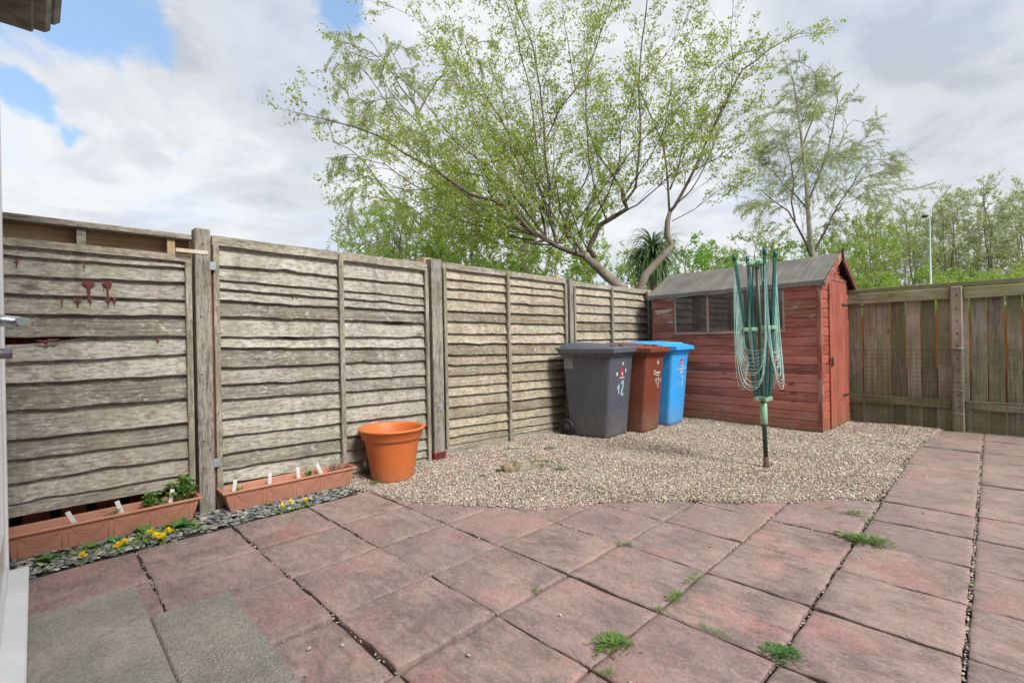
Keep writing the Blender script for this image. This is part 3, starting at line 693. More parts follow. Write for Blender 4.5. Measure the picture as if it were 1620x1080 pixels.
mb = MB(); mb.box((.0405, -.015, .46), (.048, .035, .515), bev=.002); mb.tube([(.048, .0, .50), (.060, .0, .50)], .009, 8); mb.build('metal_bracket', m_galv, pt)
post('slim greenish timber post between the brownish panel and the far panel, left of the grey bin', 4.70, 4.77, 1.86, x1=XF + .07)
post('dark end post of the left fence, half hidden against the shed wall', 6.685, 6.75, 1.84, x1=XF + .06)
t_ = thing('wood_block', 'short diagonal offcut of pale wood nailed at the fence top beside the shed roof', 'wood block', (XF + .09, 6.60, 1.76))
mb = MB(); mb.box((-.02, -.045, -.09), (.012, .045, .07), M=Matrix.Rotation(R(14), 4, 'X'), bev=.004); mb.build('block', m_capwood, t_)

# neighbour's fence standing just behind
NF = thing('timber_fence', 'neighbour\'s taller timber fence with bare orange boards, just behind the grey lap panels', 'fence', (-3.93, 2.7, 0))
mb = MB(); mb.box((-.035, -3.9, 1.835), (.07, -1.92, 1.872), bev=.004); mb.box((-.035, -1.915, 1.832), (.068, 0.0, 1.878), bev=.004); mb.box((-.035, .005, 1.835), (.068, 2.03, 1.878), bev=.004); mb.box((-.035, 2.035, 1.83), (.068, 4.1, 1.872), bev=.004); mb.build('top_rail', m_railm, NF)
mb = MB(); mb.box((-.06, -3.9, 1.2), (-.0355, 4.1, 1.868)); mb.build('back_board', m_newwood, NF)
mb = MB(); mb.box((-.06, -3.9, .26), (-.036, 4.1, 1.198)); mb.build('dark_board', m_redboard, NF)
mb = MB(); yy = -3.9
while yy < -1.75: mb.box((-.02, yy, -.05), (0, yy + .115, .40), bev=.003); yy += .162
mb.build('kick_boards', wood('brightened_red_kickboard', light=(0.46, 0.15, 0.11), mid=(0.34, 0.10, 0.075), dark=(0.16, 0.05, 0.04), axis='z', bump=0.5), NF)  # red board colour painted brighter to look lit, as these boards stand in shade
mb = MB(); mb.box((-.12, -3.9, -.05), (-.1, -1.7, .3)); mb.build('dark_backing', m_seal, NF)
for yv in (-2.49, -2.04, -3.3): mb = MB(); mb.box((-.03, yv - .022, 1.4), (.045, yv + .022, 1.834), bev=.003); mb.build('upright', m_capwood if yv == -2.04 else m_railm, NF)
mb = MB(); mb.box((.02, -3.9, .19), (.035, -1.9, .235), bev=.003); mb.build('bottom_rail', m_railm, NF)
for yv, zt in ((.005, 1.925), (1.985, 1.915)): mb = MB(); mb.box((-.12, yv - .05, 1.2), (-.062, yv + .05, zt - .02)); mb.box((-.05, yv - .048, 1.80), (.085, yv + .048, zt), bev=.004); mb.build('post_top', m_capwood, NF)

# ================================================================== SHED
RED = dict(light=(0.50, 0.19, 0.145), mid=(0.39, 0.135, 0.105), dark=(0.18, 0.07, 0.055))
m_clad = wood('red_stained_cladding', **RED, axis='x', bump=0.35, green=0.0, paint=((0.47, 0.33, 0.28), 0.575, 0.55), lowgreen=(0.0, 0.35, 0.6), tone=1.6)
m_cladw = wood('worn_red_cladding', light=(0.34, 0.15, 0.10), mid=(0.25, 0.10, 0.07), dark=(0.14, 0.055, 0.04), axis='x', bump=0.4, paint=((0.52, 0.45, 0.40), 0.545, 0.9), tone=1.0)
m_clady = wood('red_gable_cladding', light=(0.42, 0.12, 0.075), mid=(0.33, 0.09, 0.06), dark=(0.17, 0.05, 0.035), axis='y', bump=0.4, lowgreen=(0.0, 0.3, 0.5), paint=((0.45, 0.36, 0.30), 0.68, 0.5))
m_door = wood('red_door_boards', light=(0.42, 0.13, 0.085), mid=(0.34, 0.10, 0.068), dark=(0.20, 0.06, 0.045), axis='z', bump=0.4, lowgreen=(0.0, 0.25, 0.5), paint=((0.36, 0.27, 0.21), 0.64, 0.5))
m_trim = wood('red_trim', light=(0.33, 0.12, 0.09), mid=(0.27, 0.09, 0.07), dark=(0.15, 0.05, 0.04), axis='z', bump=0.3, paint=((0.5, 0.36, 0.33), 0.5, 0.6))
m_pinktrim = wood('faded_pink_trim', light=(0.47, 0.30, 0.27), mid=(0.42, 0.24, 0.21), dark=(0.28, 0.13, 0.11), axis='z', bump=0.3)
m_greytrim = wood('weathered_sill', light=(0.46, 0.40, 0.35), mid=(0.36, 0.29, 0.25), dark=(0.2, 0.14, 0.12), axis='x', bump=0.3)
m_felt, t = newmat('roofing_felt')
ff = t.noise(t.obj, 300, 3, .8); fb = t.noise(t.obj, 3.5, 6, .6)
streak = t.noise(t.vmath('MULTIPLY', t.obj, (9, 0.6, 1)), 2.2, 5, .6)
c = t.ramp(t.math('ADD', t.math('MULTIPLY', fb, .5), t.math('MULTIPLY', streak, .5)), [(.35, (.10, .10, .09)), (.5, (.155, .15, .135)), (.65, (.22, .21, .185))])
c = t.mix(t.mapr(ff, .5, .65, 0, .35), c, (.26, .25, .235)); c = t.mix(t.mapr(t.noise(t.obj, 11, 5), .58, .7, 0, .5), c, (.11, .12, .06))
setin(t, color=c, rough=.95, normal=t.bump(ff, .5, .003))
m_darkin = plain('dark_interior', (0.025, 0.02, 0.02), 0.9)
m_shglass, t = newmat('dusty_shed_glass')
setin(t, color=t.mix(t.mapr(t.noise(t.obj, 4, 5), .4, .65), (.035, .033, .032), (.075, .065, .06)), rough=.06, spec=.9)
SL_, SD = 2.10, 1.12      # length and depth
SH = thing('garden_shed', 'red wooden garden shed with three-pane window, grey felt roof and plank door', 'shed', (-1.356, 6.205, 0), R(-3.5))
EZ, RZ = 1.725, 2.045
WX0, WX1, WZ0, WZ1 = -1.735, -.375, 1.165, 1.695
def shiplap(mb, axis, a, b, z0, z1, face, out, thick=.012):
    """one cladding board with its rounded shadow groove; axis 'x' = front wall, 'y' = gable wall"""
    prof = [(face, z0), (face + out * thick, z0 + .003), (face + out * thick, z1 - .020), (face + out * thick * .55, z1 - .011), (face + out * thick * .35, z1 - .001), (face, z1 - .001)]
    n = len(prof); vs = []
    for q in (a, b):
        for (d, z) in prof: vs.append((q, d, z) if axis == 'x' else (d, q, z))
    fs = [(i, (i + 1) % n, (i + 1) % n + n, i + n) for i in range(n)] + [tuple(range(n - 1, -1, -1)), tuple(range(n, 2 * n))]
    mb.add(vs, fs)
rr = random.Random(3)
mbF, mbW, mbW2, mbG = MB(), MB(), MB(), MB()
nb = 16; bh = (EZ - .03) / nb
for i in range(nb):
    z0 = .03 + i * bh; z1 = z0 + bh
    if z0 > WZ0 - .02:
        shiplap(mbW, 'x', -SL_ + .02, WX0 - .022, z0, z1, 0, -1); shiplap(mbF if i < 12 or i > 13 else mbW2, 'x', WX1 + .022, -.02, z0, z1, 0, -1)
    elif z1 > WZ0 - .02:
        shiplap(mbF, 'x', -SL_ + .02, -.02, z0, z1, 0, -1)
    else: shiplap(mbF, 'x', -SL_ + .02, -.02, z0, z1, 0, -1)
DY0, DY1, DZ = .27, .95, 1.73
ng = 19
for i in range(ng):
    z0 = .03 + i * bh; z1 = z0 + bh
    def lim(z): return (0, SD) if z <= EZ else ((z - EZ) / (RZ - EZ) * SD / 2, SD - (z - EZ) / (RZ - EZ) * SD / 2)
    l0, h0 = lim(z1)
    if h0 - l0 < .08: continue
    if z1 <= DZ + .03:
        shiplap(mbG, 'y', .02, DY0 - .004, z0, z1, 0, 1); shiplap(mbG, 'y', DY1 + .004, SD - .02, z0, z1, 0, 1)
    else: shiplap(mbG, 'y', max(l0, .0) + .0, h0, z0, z1, 0, 1)
mbF.build('front_wall', m_clad, SH); mbW.build('worn_boards', m_cladw, SH)['label'] = 'faded red boards left of the window'; mbW2.build('worn_boards', m_cladw, SH)['label'] = 'flaking pale paint patch right of the window'
mbG.build('gable_wall', m_clady, SH)
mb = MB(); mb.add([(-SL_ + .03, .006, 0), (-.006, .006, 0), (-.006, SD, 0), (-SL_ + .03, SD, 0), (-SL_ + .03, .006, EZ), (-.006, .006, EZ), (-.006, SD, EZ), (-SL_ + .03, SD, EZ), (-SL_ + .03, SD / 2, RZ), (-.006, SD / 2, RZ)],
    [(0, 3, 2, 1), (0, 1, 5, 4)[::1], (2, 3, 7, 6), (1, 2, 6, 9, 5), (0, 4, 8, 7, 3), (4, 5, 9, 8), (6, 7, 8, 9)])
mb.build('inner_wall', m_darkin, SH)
mb = MB(); mb.box((-.022, -.018, .02), (.016, -.0005, EZ), bev=.003); mb.box((.0165, -.016, .02), (.020, .03, EZ), bev=.001); mb.build('corner_trim', m_trim, SH); mb = MB(); mb.box((-SL_ - .002, -.018, .02), (-SL_ + .02, .0, EZ), bev=.003); mb.build('corner_trim', m_trim, SH)
mb = MB(); mb.box((-SL_ + .02, -.010, -.03), (-.02, .02, .045)); mb.box((.0, .0, -.03), (.008, SD, .03)); mb.build('floor_bearer', wood('mossy_bearer', light=(.30, .25, .15), mid=(.22, .18, .10), dark=(.10, .08, .05), axis='x', green=.5), SH)
# window
wn = MB(); ww = (WX1 - WX0) / 3
wn.box((WX0 - .02, -.016, WZ0), (WX0, -.001, WZ1 + .02), bev=.002); wn.box((WX1, -.016, WZ0), (WX1 + .02, -.001, WZ1 + .02), bev=.002)
wn.box((WX0 - .025, -.028, WZ0 - .022), (WX1 + .025, -.001, WZ0 - .001), bev=.003)
wf = wn.build('window', m_greytrim, SH)
for k in (1, 2): mb = MB(); mb.box((WX0 + ww * k - .016, -.014, WZ0), (WX0 + ww * k + .016, -.001, WZ1 + .02), bev=.002); mb.build('mullion', m_pinktrim, wf)
for k in range(3): mb = MB(); mb.box((WX0 + ww * k + (.0165 if k else .0005), -.008, WZ0 + .001), (WX0 + ww * (k + 1) - (.0165 if k < 2 else .0005), -.004, WZ1 + .02)); mb.build('pane', m_shglass, wf)
# door
mb = MB(); nbd = 7
for k in range(nbd):
    a = DY0 + (DY1 - DY0) * k / nbd; b = DY0 + (DY1 - DY0) * (k + 1) / nbd
    mb.box((.008, a + .0015, .03 + rr.uniform(-.008, .008)), (.030 + rr.uniform(-.001, .001), b - .0015, DZ), bev=.003)
dd = mb.build('door', m_door, SH)
mb = MB(); mb.box((.031, DY0 - .03, .80), (.036, DY0 + .07, .83), bev=.001); mb.tube([(.036, DY0 + .03, .845), (.046, DY0 + .03, .85), (.046, DY0 + .03, .80), (.038, DY0 + .03, .775)], .006, 8); mb.box((.036, DY0 + .01, .745), (.052, DY0 + .05, .79), bev=.003); mb.build('hasp_and_padlock', plain('rusted_iron', (.20, .12, .08), .6, metal=.5, var=.5), dd)
for z in (.35, 1.45): mb = MB(); mb.box((.031, DY1 - .22, z), (.035, DY1 + .03, z + .028), bev=.001); mb.build('hinge', plain('black_iron', (.09, .06, .05), .6, metal=.4), dd)
# roof: two slopes of felt with a turned-down edge
OH, FE = .045, .055
mb = MB()
def slope(sgn):
    # from eave to ridge
    ye = -OH if sgn > 0 else SD + OH; ym = SD / 2
    k = (RZ - EZ) / (SD / 2); ze = EZ - k * OH + .012; zr = RZ + .022
    x0, x1 = -SL_ - .06, .07; nx, ny = 24, 8; vs = []; fs = []
    for i in range(nx + 1):
        for j in range(ny + 1):
            u = i / nx; w = j / ny
            sag = .006 * math.sin(u * 9) * math.sin(w * 3.1) - .008 * math.sin(u * math.pi)
            vs.append((x0 + (x1 - x0) * u, ye + (ym - ye) * w, ze + (zr - ze) * w + sag * (0.3 + w) + (.004 if 0 < j < ny else 0)))
    for i in range(nx):
        for j in range(ny):
            p = i * (ny + 1) + j; q = (p, p + ny + 1, p + ny + 2, p + 1); fs.append(q if sgn > 0 else q[::-1])
    mb.add(vs, fs, True)
    e = []; 
    for i in range(nx + 1):
        u = i / nx; v = vs[i * (ny + 1)]
        e += [(v[0], v[1] - .004 * sgn, v[2] + .001), (v[0], v[1] - .007 * sgn, v[2] - FE + .006 * math.sin(u * 23)), (v[0], v[1] + .004 * sgn, v[2] - FE)]
    f2 = []
    for i in range(nx):
        for j in range(2): p = i * 3 + j; f2.append((p, p + 3, p + 4, p + 1)[::-1 if sgn > 0 else 1])
    mb.add(e, f2, False)
slope(1); slope(-1); mb.build('roof_felt', m_felt, SH)
mb = MB(); k = (RZ - EZ) / (SD / 2); th = .018
for sgn in (1, -1):
    ye = -OH + .004 if sgn > 0 else SD + OH - .004; ym = SD / 2
    ze = EZ - k * OH; zr = RZ + .008
    vs = [(x_, y_, z_) for x_ in (-SL_ - .05, .055) for (y_, z_) in ((ye, ze - th), (ym, zr - th), (ym, zr), (ye, ze))]
    mb.add(vs, [(0, 1, 2, 3), (7, 6, 5, 4), (0, 4, 5, 1), (1, 5, 6, 2), (2, 6, 7, 3), (3, 7, 4, 0)])
mb.build('roof_board', m_darkin, SH)
for sgn in (1, -1):      # barge boards
    mb = MB(); ye = -OH - .02 if sgn > 0 else SD + OH + .03; ym = SD / 2
    if sgn < 0: ye = SD + OH + .06
    ze = EZ - k * (OH + .02) - .03; zr = RZ + .035 + (.0 if sgn > 0 else .015); w = .085
    if sgn < 0: ze -= .03
    vs = [(x_, y_, z_) for x_ in (.0715, .090 + (.0 if sgn > 0 else .004)) for (y_, z_) in ((ye, ze - w * .45), (ym, zr - w), (ym, zr), (ye, ze + w * .35))]
    mb.add(vs, [(0, 1, 2, 3), (7, 6, 5, 4), (0, 4, 5, 1), (1, 5, 6, 2), (2, 6, 7, 3), (3, 7, 4, 0)]); mb.build('barge_board', m_trim if sgn > 0 else wood('dark_trim', light=(.22, .10, .08), mid=(.16, .07, .06), dark=(.08, .035, .03), axis='z', bump=.4), SH)
mb = MB(); mb.box((.0945, SD / 2 - .022, RZ - .10), (.105, SD / 2 + .022, RZ + .075), bev=.003); mb.build('ridge_plate', m_darkin, SH)
mb = MB(); mb.box((.019, DY0 - .02, DZ + .004), (.032, DY1 + .02, DZ + .045), bev=.003); mb.build('door_lintel', m_trim, SH)

# ================================================================== RIGHT FENCE
YB = 7.335
m_rb = wood('mossy_fence_board', light=(0.46, 0.43, 0.36), mid=(0.33, 0.30, 0.25), dark=(0.15, 0.13, 0.105), axis='z', green=0.65, greencol=(0.20, 0.215, 0.09), lowgreen=(0.0, 0.6, 0.9), bump=0.5, tone=2.2)
m_rr = wood('mossy_rail', light=(0.44, 0.42, 0.31), mid=(0.33, 0.31, 0.22), dark=(0.09, 0.08, 0.06), axis='x', green=0.8, greencol=(0.25, 0.27, 0.11), bump=0.5)
m_rr2 = wood('dark_mossy_rail', light=(0.34, 0.32, 0.23), mid=(0.23, 0.215, 0.145), dark=(0.07, 0.065, 0.045), axis='x', green=0.6, greencol=(0.15, 0.18, 0.06), bump=0.5)
m_rp = wood('brown_fence_post', light=(0.40, 0.33, 0.265), mid=(0.31, 0.255, 0.205), dark=(0.13, 0.105, 0.085), axis='z', green=0.25, lowgreen=(0.0, 0.5, 0.4), bump=0.5)
RF = thing('timber_fence', 'mossy vertical board fence with rails and post running right from the shed', 'fence', (-.27, YB, 0))
gapsX = [-1.143, -1.0, -0.861, -0.72, -0.586, -0.446]
gapsR = [-0.173, -0.033, 0.104, 0.229, .36, .50, .63, .77, .90, 1.04, 1.17, 1.31, 1.44, 1.58, 1.71]
allg = [-3.3 + .14 * i for i in range(15)] + [-1.28] + gapsX + [-.31] + gapsR
gw = lambda x: .006 if x < -1.05 else (.009 if x < -.6 else .013)
mb = MB(); rr = random.Random(12)
for a, b in zip(allg[:-1], allg[1:]):
    ga, gb = gw(a) / 2, gw(b) / 2
    lean = rr.uniform(-.003, .003); y0 = rr.uniform(-.002, .003)
    M = Matrix.Translation((lean, y0, 0)) @ Matrix.Rotation(lean * .8, 4, 'Y')
    mb.box((a + ga + .27, .0, -.04), (b - gb + .27, .018, 1.585 + rr.uniform(-.01, .01)), M=M, bev=.003)
mb.build('vertical_boards', m_rb, RF)
mb = MB(); mb.box((-3.1, -.062, 1.478), (-.060, -.002, 1.605), bev=.006); mb.build('top_rail', m_rr, RF)
mb = MB(); mb.box((.052, -.062, 1.475), (2.0, -.002, 1.600), bev=.006); mb.build('top_rail', m_rr, RF)
mb = MB(); mb.box((-3.1, -.058, .252), (-.060, -.002, .348), bev=.006); mb.build('bottom_rail', m_rr2, RF)
mb = MB(); mb.box((.052, -.058, .246), (2.0, -.002, .342), bev=.006); mb.build('bottom_rail', m_rr2, RF)
mb = MB(); mb.box((-3.1, -.045, 1.608), (2.0, .05, 1.662), bev=.004); mb.build('capping', m_rr2, RF)
mb = MB(); mb.box((-.056, -.105, -.05), (.047, -.0015, 1.615), bev=.012); pp_ = mb.build('post', m_rp, RF)
bh_ = 0
for z in (1.51, 1.36, 1.23, 1.09, .95, .81, .68, .55, .41, .27): mb = MB(); mb.tube([(.0, -.1065, z), (.0, -.104, z)], .0085, 10); mb.build('bolt_hole', m_seal, pp_)
for z in (.93, .92, .47, .465, .2): 
    pass
for z in (.925, .905, .455, .195): mb = MB(); mb.tube([(-.058, -.06, z), (-.058, -.1075, z), (.049, -.1075, z + .004), (.049, -.06, z)], .0022, 6); mb.build('tie_wire', m_galv, pp_)
# wire mesh
m_wire = plain('green_mesh_wire', (0.045, 0.075, 0.05), 0.5, metal=.3)
WM = thing('wire_mesh', 'dark green square wire netting fixed low across the mossy board fence', 'wire netting', (-.27, YB - .075, 0))
mb = MB(); 
def wirebar(p, q, r_=.0011): mb.tube([p, q], r_, 4, caps=False)
xs = [-.985 + .0525 * i for i in range(50)]
for i, xx in enumerate(xs):
    if xx > 1.5: break
    jx = rr.uniform(-.003, .003)
    off = -.036 if -.08 < xx < .07 else 0
    mb.tube([(xx + jx, off, .02), (xx + rr.uniform(-.004, .004), off + rr.uniform(-.004, .004), .45), (xx, off, .91)], .0016, 4, caps=False)
for k in range(18):
    z = .03 + k * .0517; r_ = .0010 if k < 17 else .0018
    mb.tube([(-.985, 0, z), (-.5, .006 * math.sin(k), z + .003 * math.sin(k * 2)), (-.07, 0, z - .002), (-.062, -.036, z), (.055, -.036, z), (.062, 0, z), (.7, .004, z + .003 * math.sin(k)), (1.5, 0, z)], r_ * 1.6, 4, caps=False)
mb.build('netting', m_wire, WM)

# orange fence and wall seen through the gaps
OF = thing('stained_fence', 'orange-stained timber fence seen in slivers through the gaps of the mossy fence', 'fence', (0, 9.9, 0))
m_or = wood('orange_stain', light=(0.50, 0.20, 0.06), mid=(0.42, 0.155, 0.045), dark=(0.28, 0.09, 0.03), axis='z', bump=0.2)
mb = MB(); xx = -4.2
while xx < 4: mb.box((xx, 0, .55), (xx + .146, .02, 1.42)); xx += .149
mb.build('boards', m_or, OF)
mb = MB(); mb.box((-4.2, -.02, -.05), (4, .012, .549)); mb.build('base_board', m_redboard, OF)
for xx in (-3.2, -1.4, .4, 2.2): mb = MB(); mb.box((xx, -.06, -.05), (xx + .09, -.002, 1.46)); mb.build('post', m_or, OF)

# ================================================================== WHEELIE BINS
m_red12 = plain('red_sticker', (0.55, 0.03, 0.05), 0.4, var=.1)
m_white = plain('white_sticker', (0.72, 0.72, 0.70), 0.5, var=.15, scale=60)
def binmat(name, col, dark):
    m, t = newmat(name)
    n = t.noise(t.obj, 5, 6, .65); n2 = t.noise(t.vmath('MULTIPLY', t.obj, (1, 1, .25)), 30, 6, .7)
    c = t.mix(t.mapr(n, .35, .65, 0, .55), col, dark); c = t.mix(t.mapr(n2, .55, .72, 0, .45), c, tuple(min(1, x * 1.35 + .05) for x in col))
    z = t.new('ShaderNodeSeparateXYZ', {0: t.obj}).outputs[2]
    c = t.mix(t.math('MULTIPLY', t.mapr(z, 0, .35, .6, 0), t.mapr(n2, .3, .7)), c, (.28, .25, .2))
    setin(t, color=c, rough=t.mapr(n, .3, .7, .36, .55), spec=.5, normal=t.bump(t.math('ADD', n2, t.noise(t.obj, 400, 2)), .08, .002))
    return m
def strokes(mb, pts, x, w, close=False):
    """painted stroke on the bin front (local y right, z up)"""
    for a, b in zip(pts[:-1], pts[1:]):
        a = Vector((a[0], a[1])); b = Vector((b[0], b[1])); d = (b - a).normalized(); n = Vector((-d.y, d.x)) * w / 2; a = a - d * w * .3; b = b + d * w * .3
        q = [a - n, b - n, b + n, a + n]
        vs = [(x(p.y), p.x, p.y) for p in q] + [(x(p.y) - .004, p.x, p.y) for p in q]
        mb.add(vs, [(0, 1, 2, 3), (0, 4, 5, 1), (1, 5, 6, 2), (2, 6, 7, 3), (3, 7, 4, 0)])
def wheelie(label, loc, rotz, col, dark, wt, wb, H0, liddark=1.0, style='grey'):
    """local frame: +x front (bottom front edge at x = 0), y across, z up"""
    t = thing('wheelie_bin', label, 'wheelie bin', loc, rotz, 'wheelie bins in a row by the shed')
    m = binmat(style + '_bin_plastic', col, dark)
    ml = binmat(style + '_lid_plastic', tuple(c * liddark for c in col), tuple(c * liddark for c in dark))
    zt = H0 - .115
    dt, db = .64, .48
    fx = lambda z: .0 + .085 * z / zt      # front face leans out going up
    def ring(z, inset=0.0, e=0):
        u = z / zt; w = (wb + (wt - wb) * u) / 2 - inset; x1 = fx(z) - inset + e; x0 = -db - (dt - db - .085) * u + inset
        rads = .045; pts = []
        for (cx, cy, a0) in ((x1 - rads, w - rads, 0), (x0 + rads, w - rads, 90), (x0 + rads, -w + rads, 180), (x1 - rads, -w + rads, 270)):
            for k in range(5): a = R(a0 + k * 22.5); pts.append((cx + rads * math.cos(a), cy + rads * math.sin(a), z))
        return pts
    mb = MB(); zs = [.0, .015, .06, .2, .4, .6, .78, zt - .10, zt - .05, zt]; ins = [.02, .006, 0, 0, 0, 0, 0, 0, 0, 0]
    vs = []; n = 20
    for z, i_ in zip(zs, ins): vs += ring(max(z, .004), i_)
    fs = [(i * n + k, i * n + (k + 1) % n, (i + 1) * n + (k + 1) % n, (i + 1) * n + k) for i in range(len(zs) - 1) for k in range(n)] + [tuple(range(n - 1, -1, -1))]
    mb.add(vs, fs, True)
    b_ = mb.build('body', m, t)
    # rim with the comb of ribs under it
    mb = MB(); outer = ring(zt - .045, -.012) + ring(zt - .005, -.03) + ring(zt + .012, -.03) + ring(zt + .012, .01)
    mb.add(outer, [(i * n + k, i * n + (k + 1) % n, (i + 1) * n + (k + 1) % n, (i + 1) * n + k) for i in range(3) for k in range(n)], False)
    wtz = wt / 2
    for k in range(9):
        y = -wtz + .05 + k * (wt - .10) / 8
        mb.add([(fx(zt) - .005, y - .003, zt - .085), (fx(zt) - .005, y + .003, zt - .085), (fx(zt) + .024, y + .003, zt - .02), (fx(zt) + .024, y - .003, zt - .02), (fx(zt) - .005, y - .003, zt - .01), (fx(zt) - .005, y + .003, zt - .01)], [(0, 1, 2, 3), (0, 3, 4), (1, 5, 2), (3, 2, 5, 4)])
    for s_ in (1, -1):
        for k in range(6):
            x_ = -.45 + k * .09; y = s_ * wtz
            mb.add([(x_ - .003, y - s_ * .004, zt - .085), (x_ + .003, y - s_ * .004, zt - .085), (x_ + .003, y + s_ * .024, zt - .02), (x_ - .003, y + s_ * .024, zt - .02), (x_ - .003, y - s_ * .004, zt - .01), (x_ + .003, y - s_ * .004, zt - .01)], [(0, 1, 2, 3), (0, 3, 4), (1, 5, 2), (3, 2, 5, 4)])
    mb.build('rim', m, t)
    # lid
    mb = MB(); x0, x1 = -.585, fx(zt) + .048; w = wt / 2 + .036; z0 = zt + .014
    nx, ny = 22, 14; vs = []; 
    for i in range(nx + 1):
        for j in range(ny + 1):
            u = i / nx; v = j / ny * 2 - 1
            x_ = x0 + (x1 - x0) * u; ww_ = w * (1 - .05 * (1 - u) ** 3)
            e = min(1, (1 - abs(v)) / .10); f = min(1, (1 - u) / .07)
            h = .024 + .062 * (1 - u) ** .55 * min(1, u / .10 + .45)
            flat = .030
            z_ = z0 + flat + (h - .018) * (e ** .5) * (f ** .6) * (1 if abs(v) < .82 else .72)
            if abs(v) < .5 and .18 < u < .80: z_ += .008
            if .80 < u < .92 and abs(v) < .5 and style != 'blue': z_ -= .006
            vs.append((x_, v * ww_, z_))
    fs = [(i * (ny + 1) + j, (i + 1) * (ny + 1) + j, (i + 1) * (ny + 1) + j + 1, i * (ny + 1) + j + 1) for i in range(nx) for j in range(ny)]
    mb.add(vs, fs, False)
    ringi = [j for j in range(ny + 1)] + [i * (ny + 1) + ny for i in range(1, nx + 1)] + [nx * (ny + 1) + j for j in range(ny - 1, -1, -1)] + [i * (ny + 1) for i in range(nx - 1, 0, -1)]
    off = len(mb.v) - len(vs); base = len(mb.v); kk = len(ringi)
    for r_ in ringi: v_ = vs[r_]; mb.v.append((v_[0] + (.004 if v_[0] > 0 else 0), v_[1] * 1.01, z0 - .014))
    for i in range(kk): mb.f.append((off + ringi[(i + 1) % kk], off + ringi[i], base + i, base + (i + 1) % kk)); mb.sm.append(False); mb.mi.append(0)
    ld = mb.build('lid', ml, t)
    mb = MB()      # grab recess marks on the lid
    if style != 'blue':
        for s_ in (-1, 1): mb = MB(); mb.box((-.02, s_ * .10 - .035, z0 + .062), (.035, s_ * .10 + .035, z0 + .0685), bev=.003); mb.build('lid_grip', m_seal, ld)
    else:
        mb.tube([(x0 + .15, -.10, z0 + .075), (x0 + .3, -.105, z0 + .085), (x1 - .08, -.11, z0 + .06)], .012, 8); mb.build('lid_ridge', ml, ld); mb = MB(); mb.tube([(x0 + .15, .10, z0 + .075), (x0 + .3, .105, z0 + .085), (x1 - .08, .11, z0 + .06)], .012, 8); mb.build('lid_ridge', ml, ld)
    # handle bar, hinge lugs, axle and wheels
    mb = MB(); hx = x0 - .055
    mb.tube([(hx, -wt / 2 + .03, zt + .045), (hx, wt / 2 - .03, zt + .045)], .014, 10)
    for y in (-wt / 2 + .05, 0, wt / 2 - .05): mb.box((hx, y - .014, zt + .018), (x0 + .04, y + .014, zt + .052), bev=.005)
    mb.build('handle', m, t)
    for s_ in (1, -1):
        mb = MB(); y0 = s_ * (wb / 2 - .01); y1 = s_ * (wb / 2 + .045); cx = -.505; r_ = .10
        prof = [(0, -.002), (.030, -.004), (.035, .002), (.058, .004), (.062, .0)]
        M = Matrix.Translation((cx, y0 if s_ > 0 else y1, r_)) @ Matrix.Rotation(R(-90), 4, 'X')
        bm_ = MB(); bm_.lathe([(.001, 0), (.085, 0), (r_ - .006, .004), (r_, .014), (r_, .041), (r_ - .006, .051), (.082, .054), (.076, .048), (.062, .046), (.060, .051), (.030, .054), (.028, .058), (.001, .058)], 32)
        vsw = [tuple(M @ Vector(v)) for v in bm_.v]
        if s_ < 0: vsw = [(v[0], y1 + y0 - v[1], v[2]) for v in vsw]; bm_.f = [f[::-1] for f in bm_.f]
        mb.add(vsw, bm_.f, True); mb.build('wheel', plain('black_rubber', (.022, .022, .024), .6, bump=.1), t)
    mb = MB(); mb.tube([(-.505, -wb / 2 - .02, .10), (-.505, wb / 2 + .02, .10)], .011, 10); mb.build('axle', m_galv, t)
    return t, fx, zt
def house_sticker(t, fx, y, z, s=1.0):
    X = lambda q: fx(q) + .0035
    mb = MB(); pts = [(y - .034 * s, z - .04 * s), (y + .034 * s, z - .04 * s), (y + .034 * s, z + .018 * s), (y, z + .055 * s), (y - .034 * s, z + .018 * s)]
    vs = [(X(q), p, q) for p, q in pts] + [(X(q) - .005, p, q) for p, q in pts]
    mb.add(vs, [(0, 1, 2, 3, 4)] + [(i, i + 5, (i + 1) % 5 + 5, (i + 1) % 5) for i in range(5)]); st = mb.build('house_sticker', m_red12, t)
    X2 = lambda q: fx(q) + .0055
    mb = MB(); strokes(mb, [(y - .017 * s, z - .004), (y - .009 * s, z + .004), (y - .009 * s, z - .026)], X2, .006 * s); strokes(mb, [(y + .002, z + .0), (y + .010, z + .005), (y + .017, z - .003), (y + .002, z - .026), (y + .019, z - .026)], X2, .006 * s)
    strokes(mb, [(y - .045 * s, z - .047 * s), (y + .045 * s, z - .047 * s)], X2, .010 * s); mb.build('sticker_number', m_white, st)
def squiggle(mb, fx, y0, y1, z, h, seed, w=.005):
    X = lambda q: fx(q) + .0035; r2 = random.Random(seed); y = y0
    while y < y1:
        st = h * r2.uniform(.6, 1.1); strokes(mb, [(y, z), (y + h * .15, z + st), (y + h * .4, z + st * .3), (y + h * .5, z)], X, w); y += h * .75
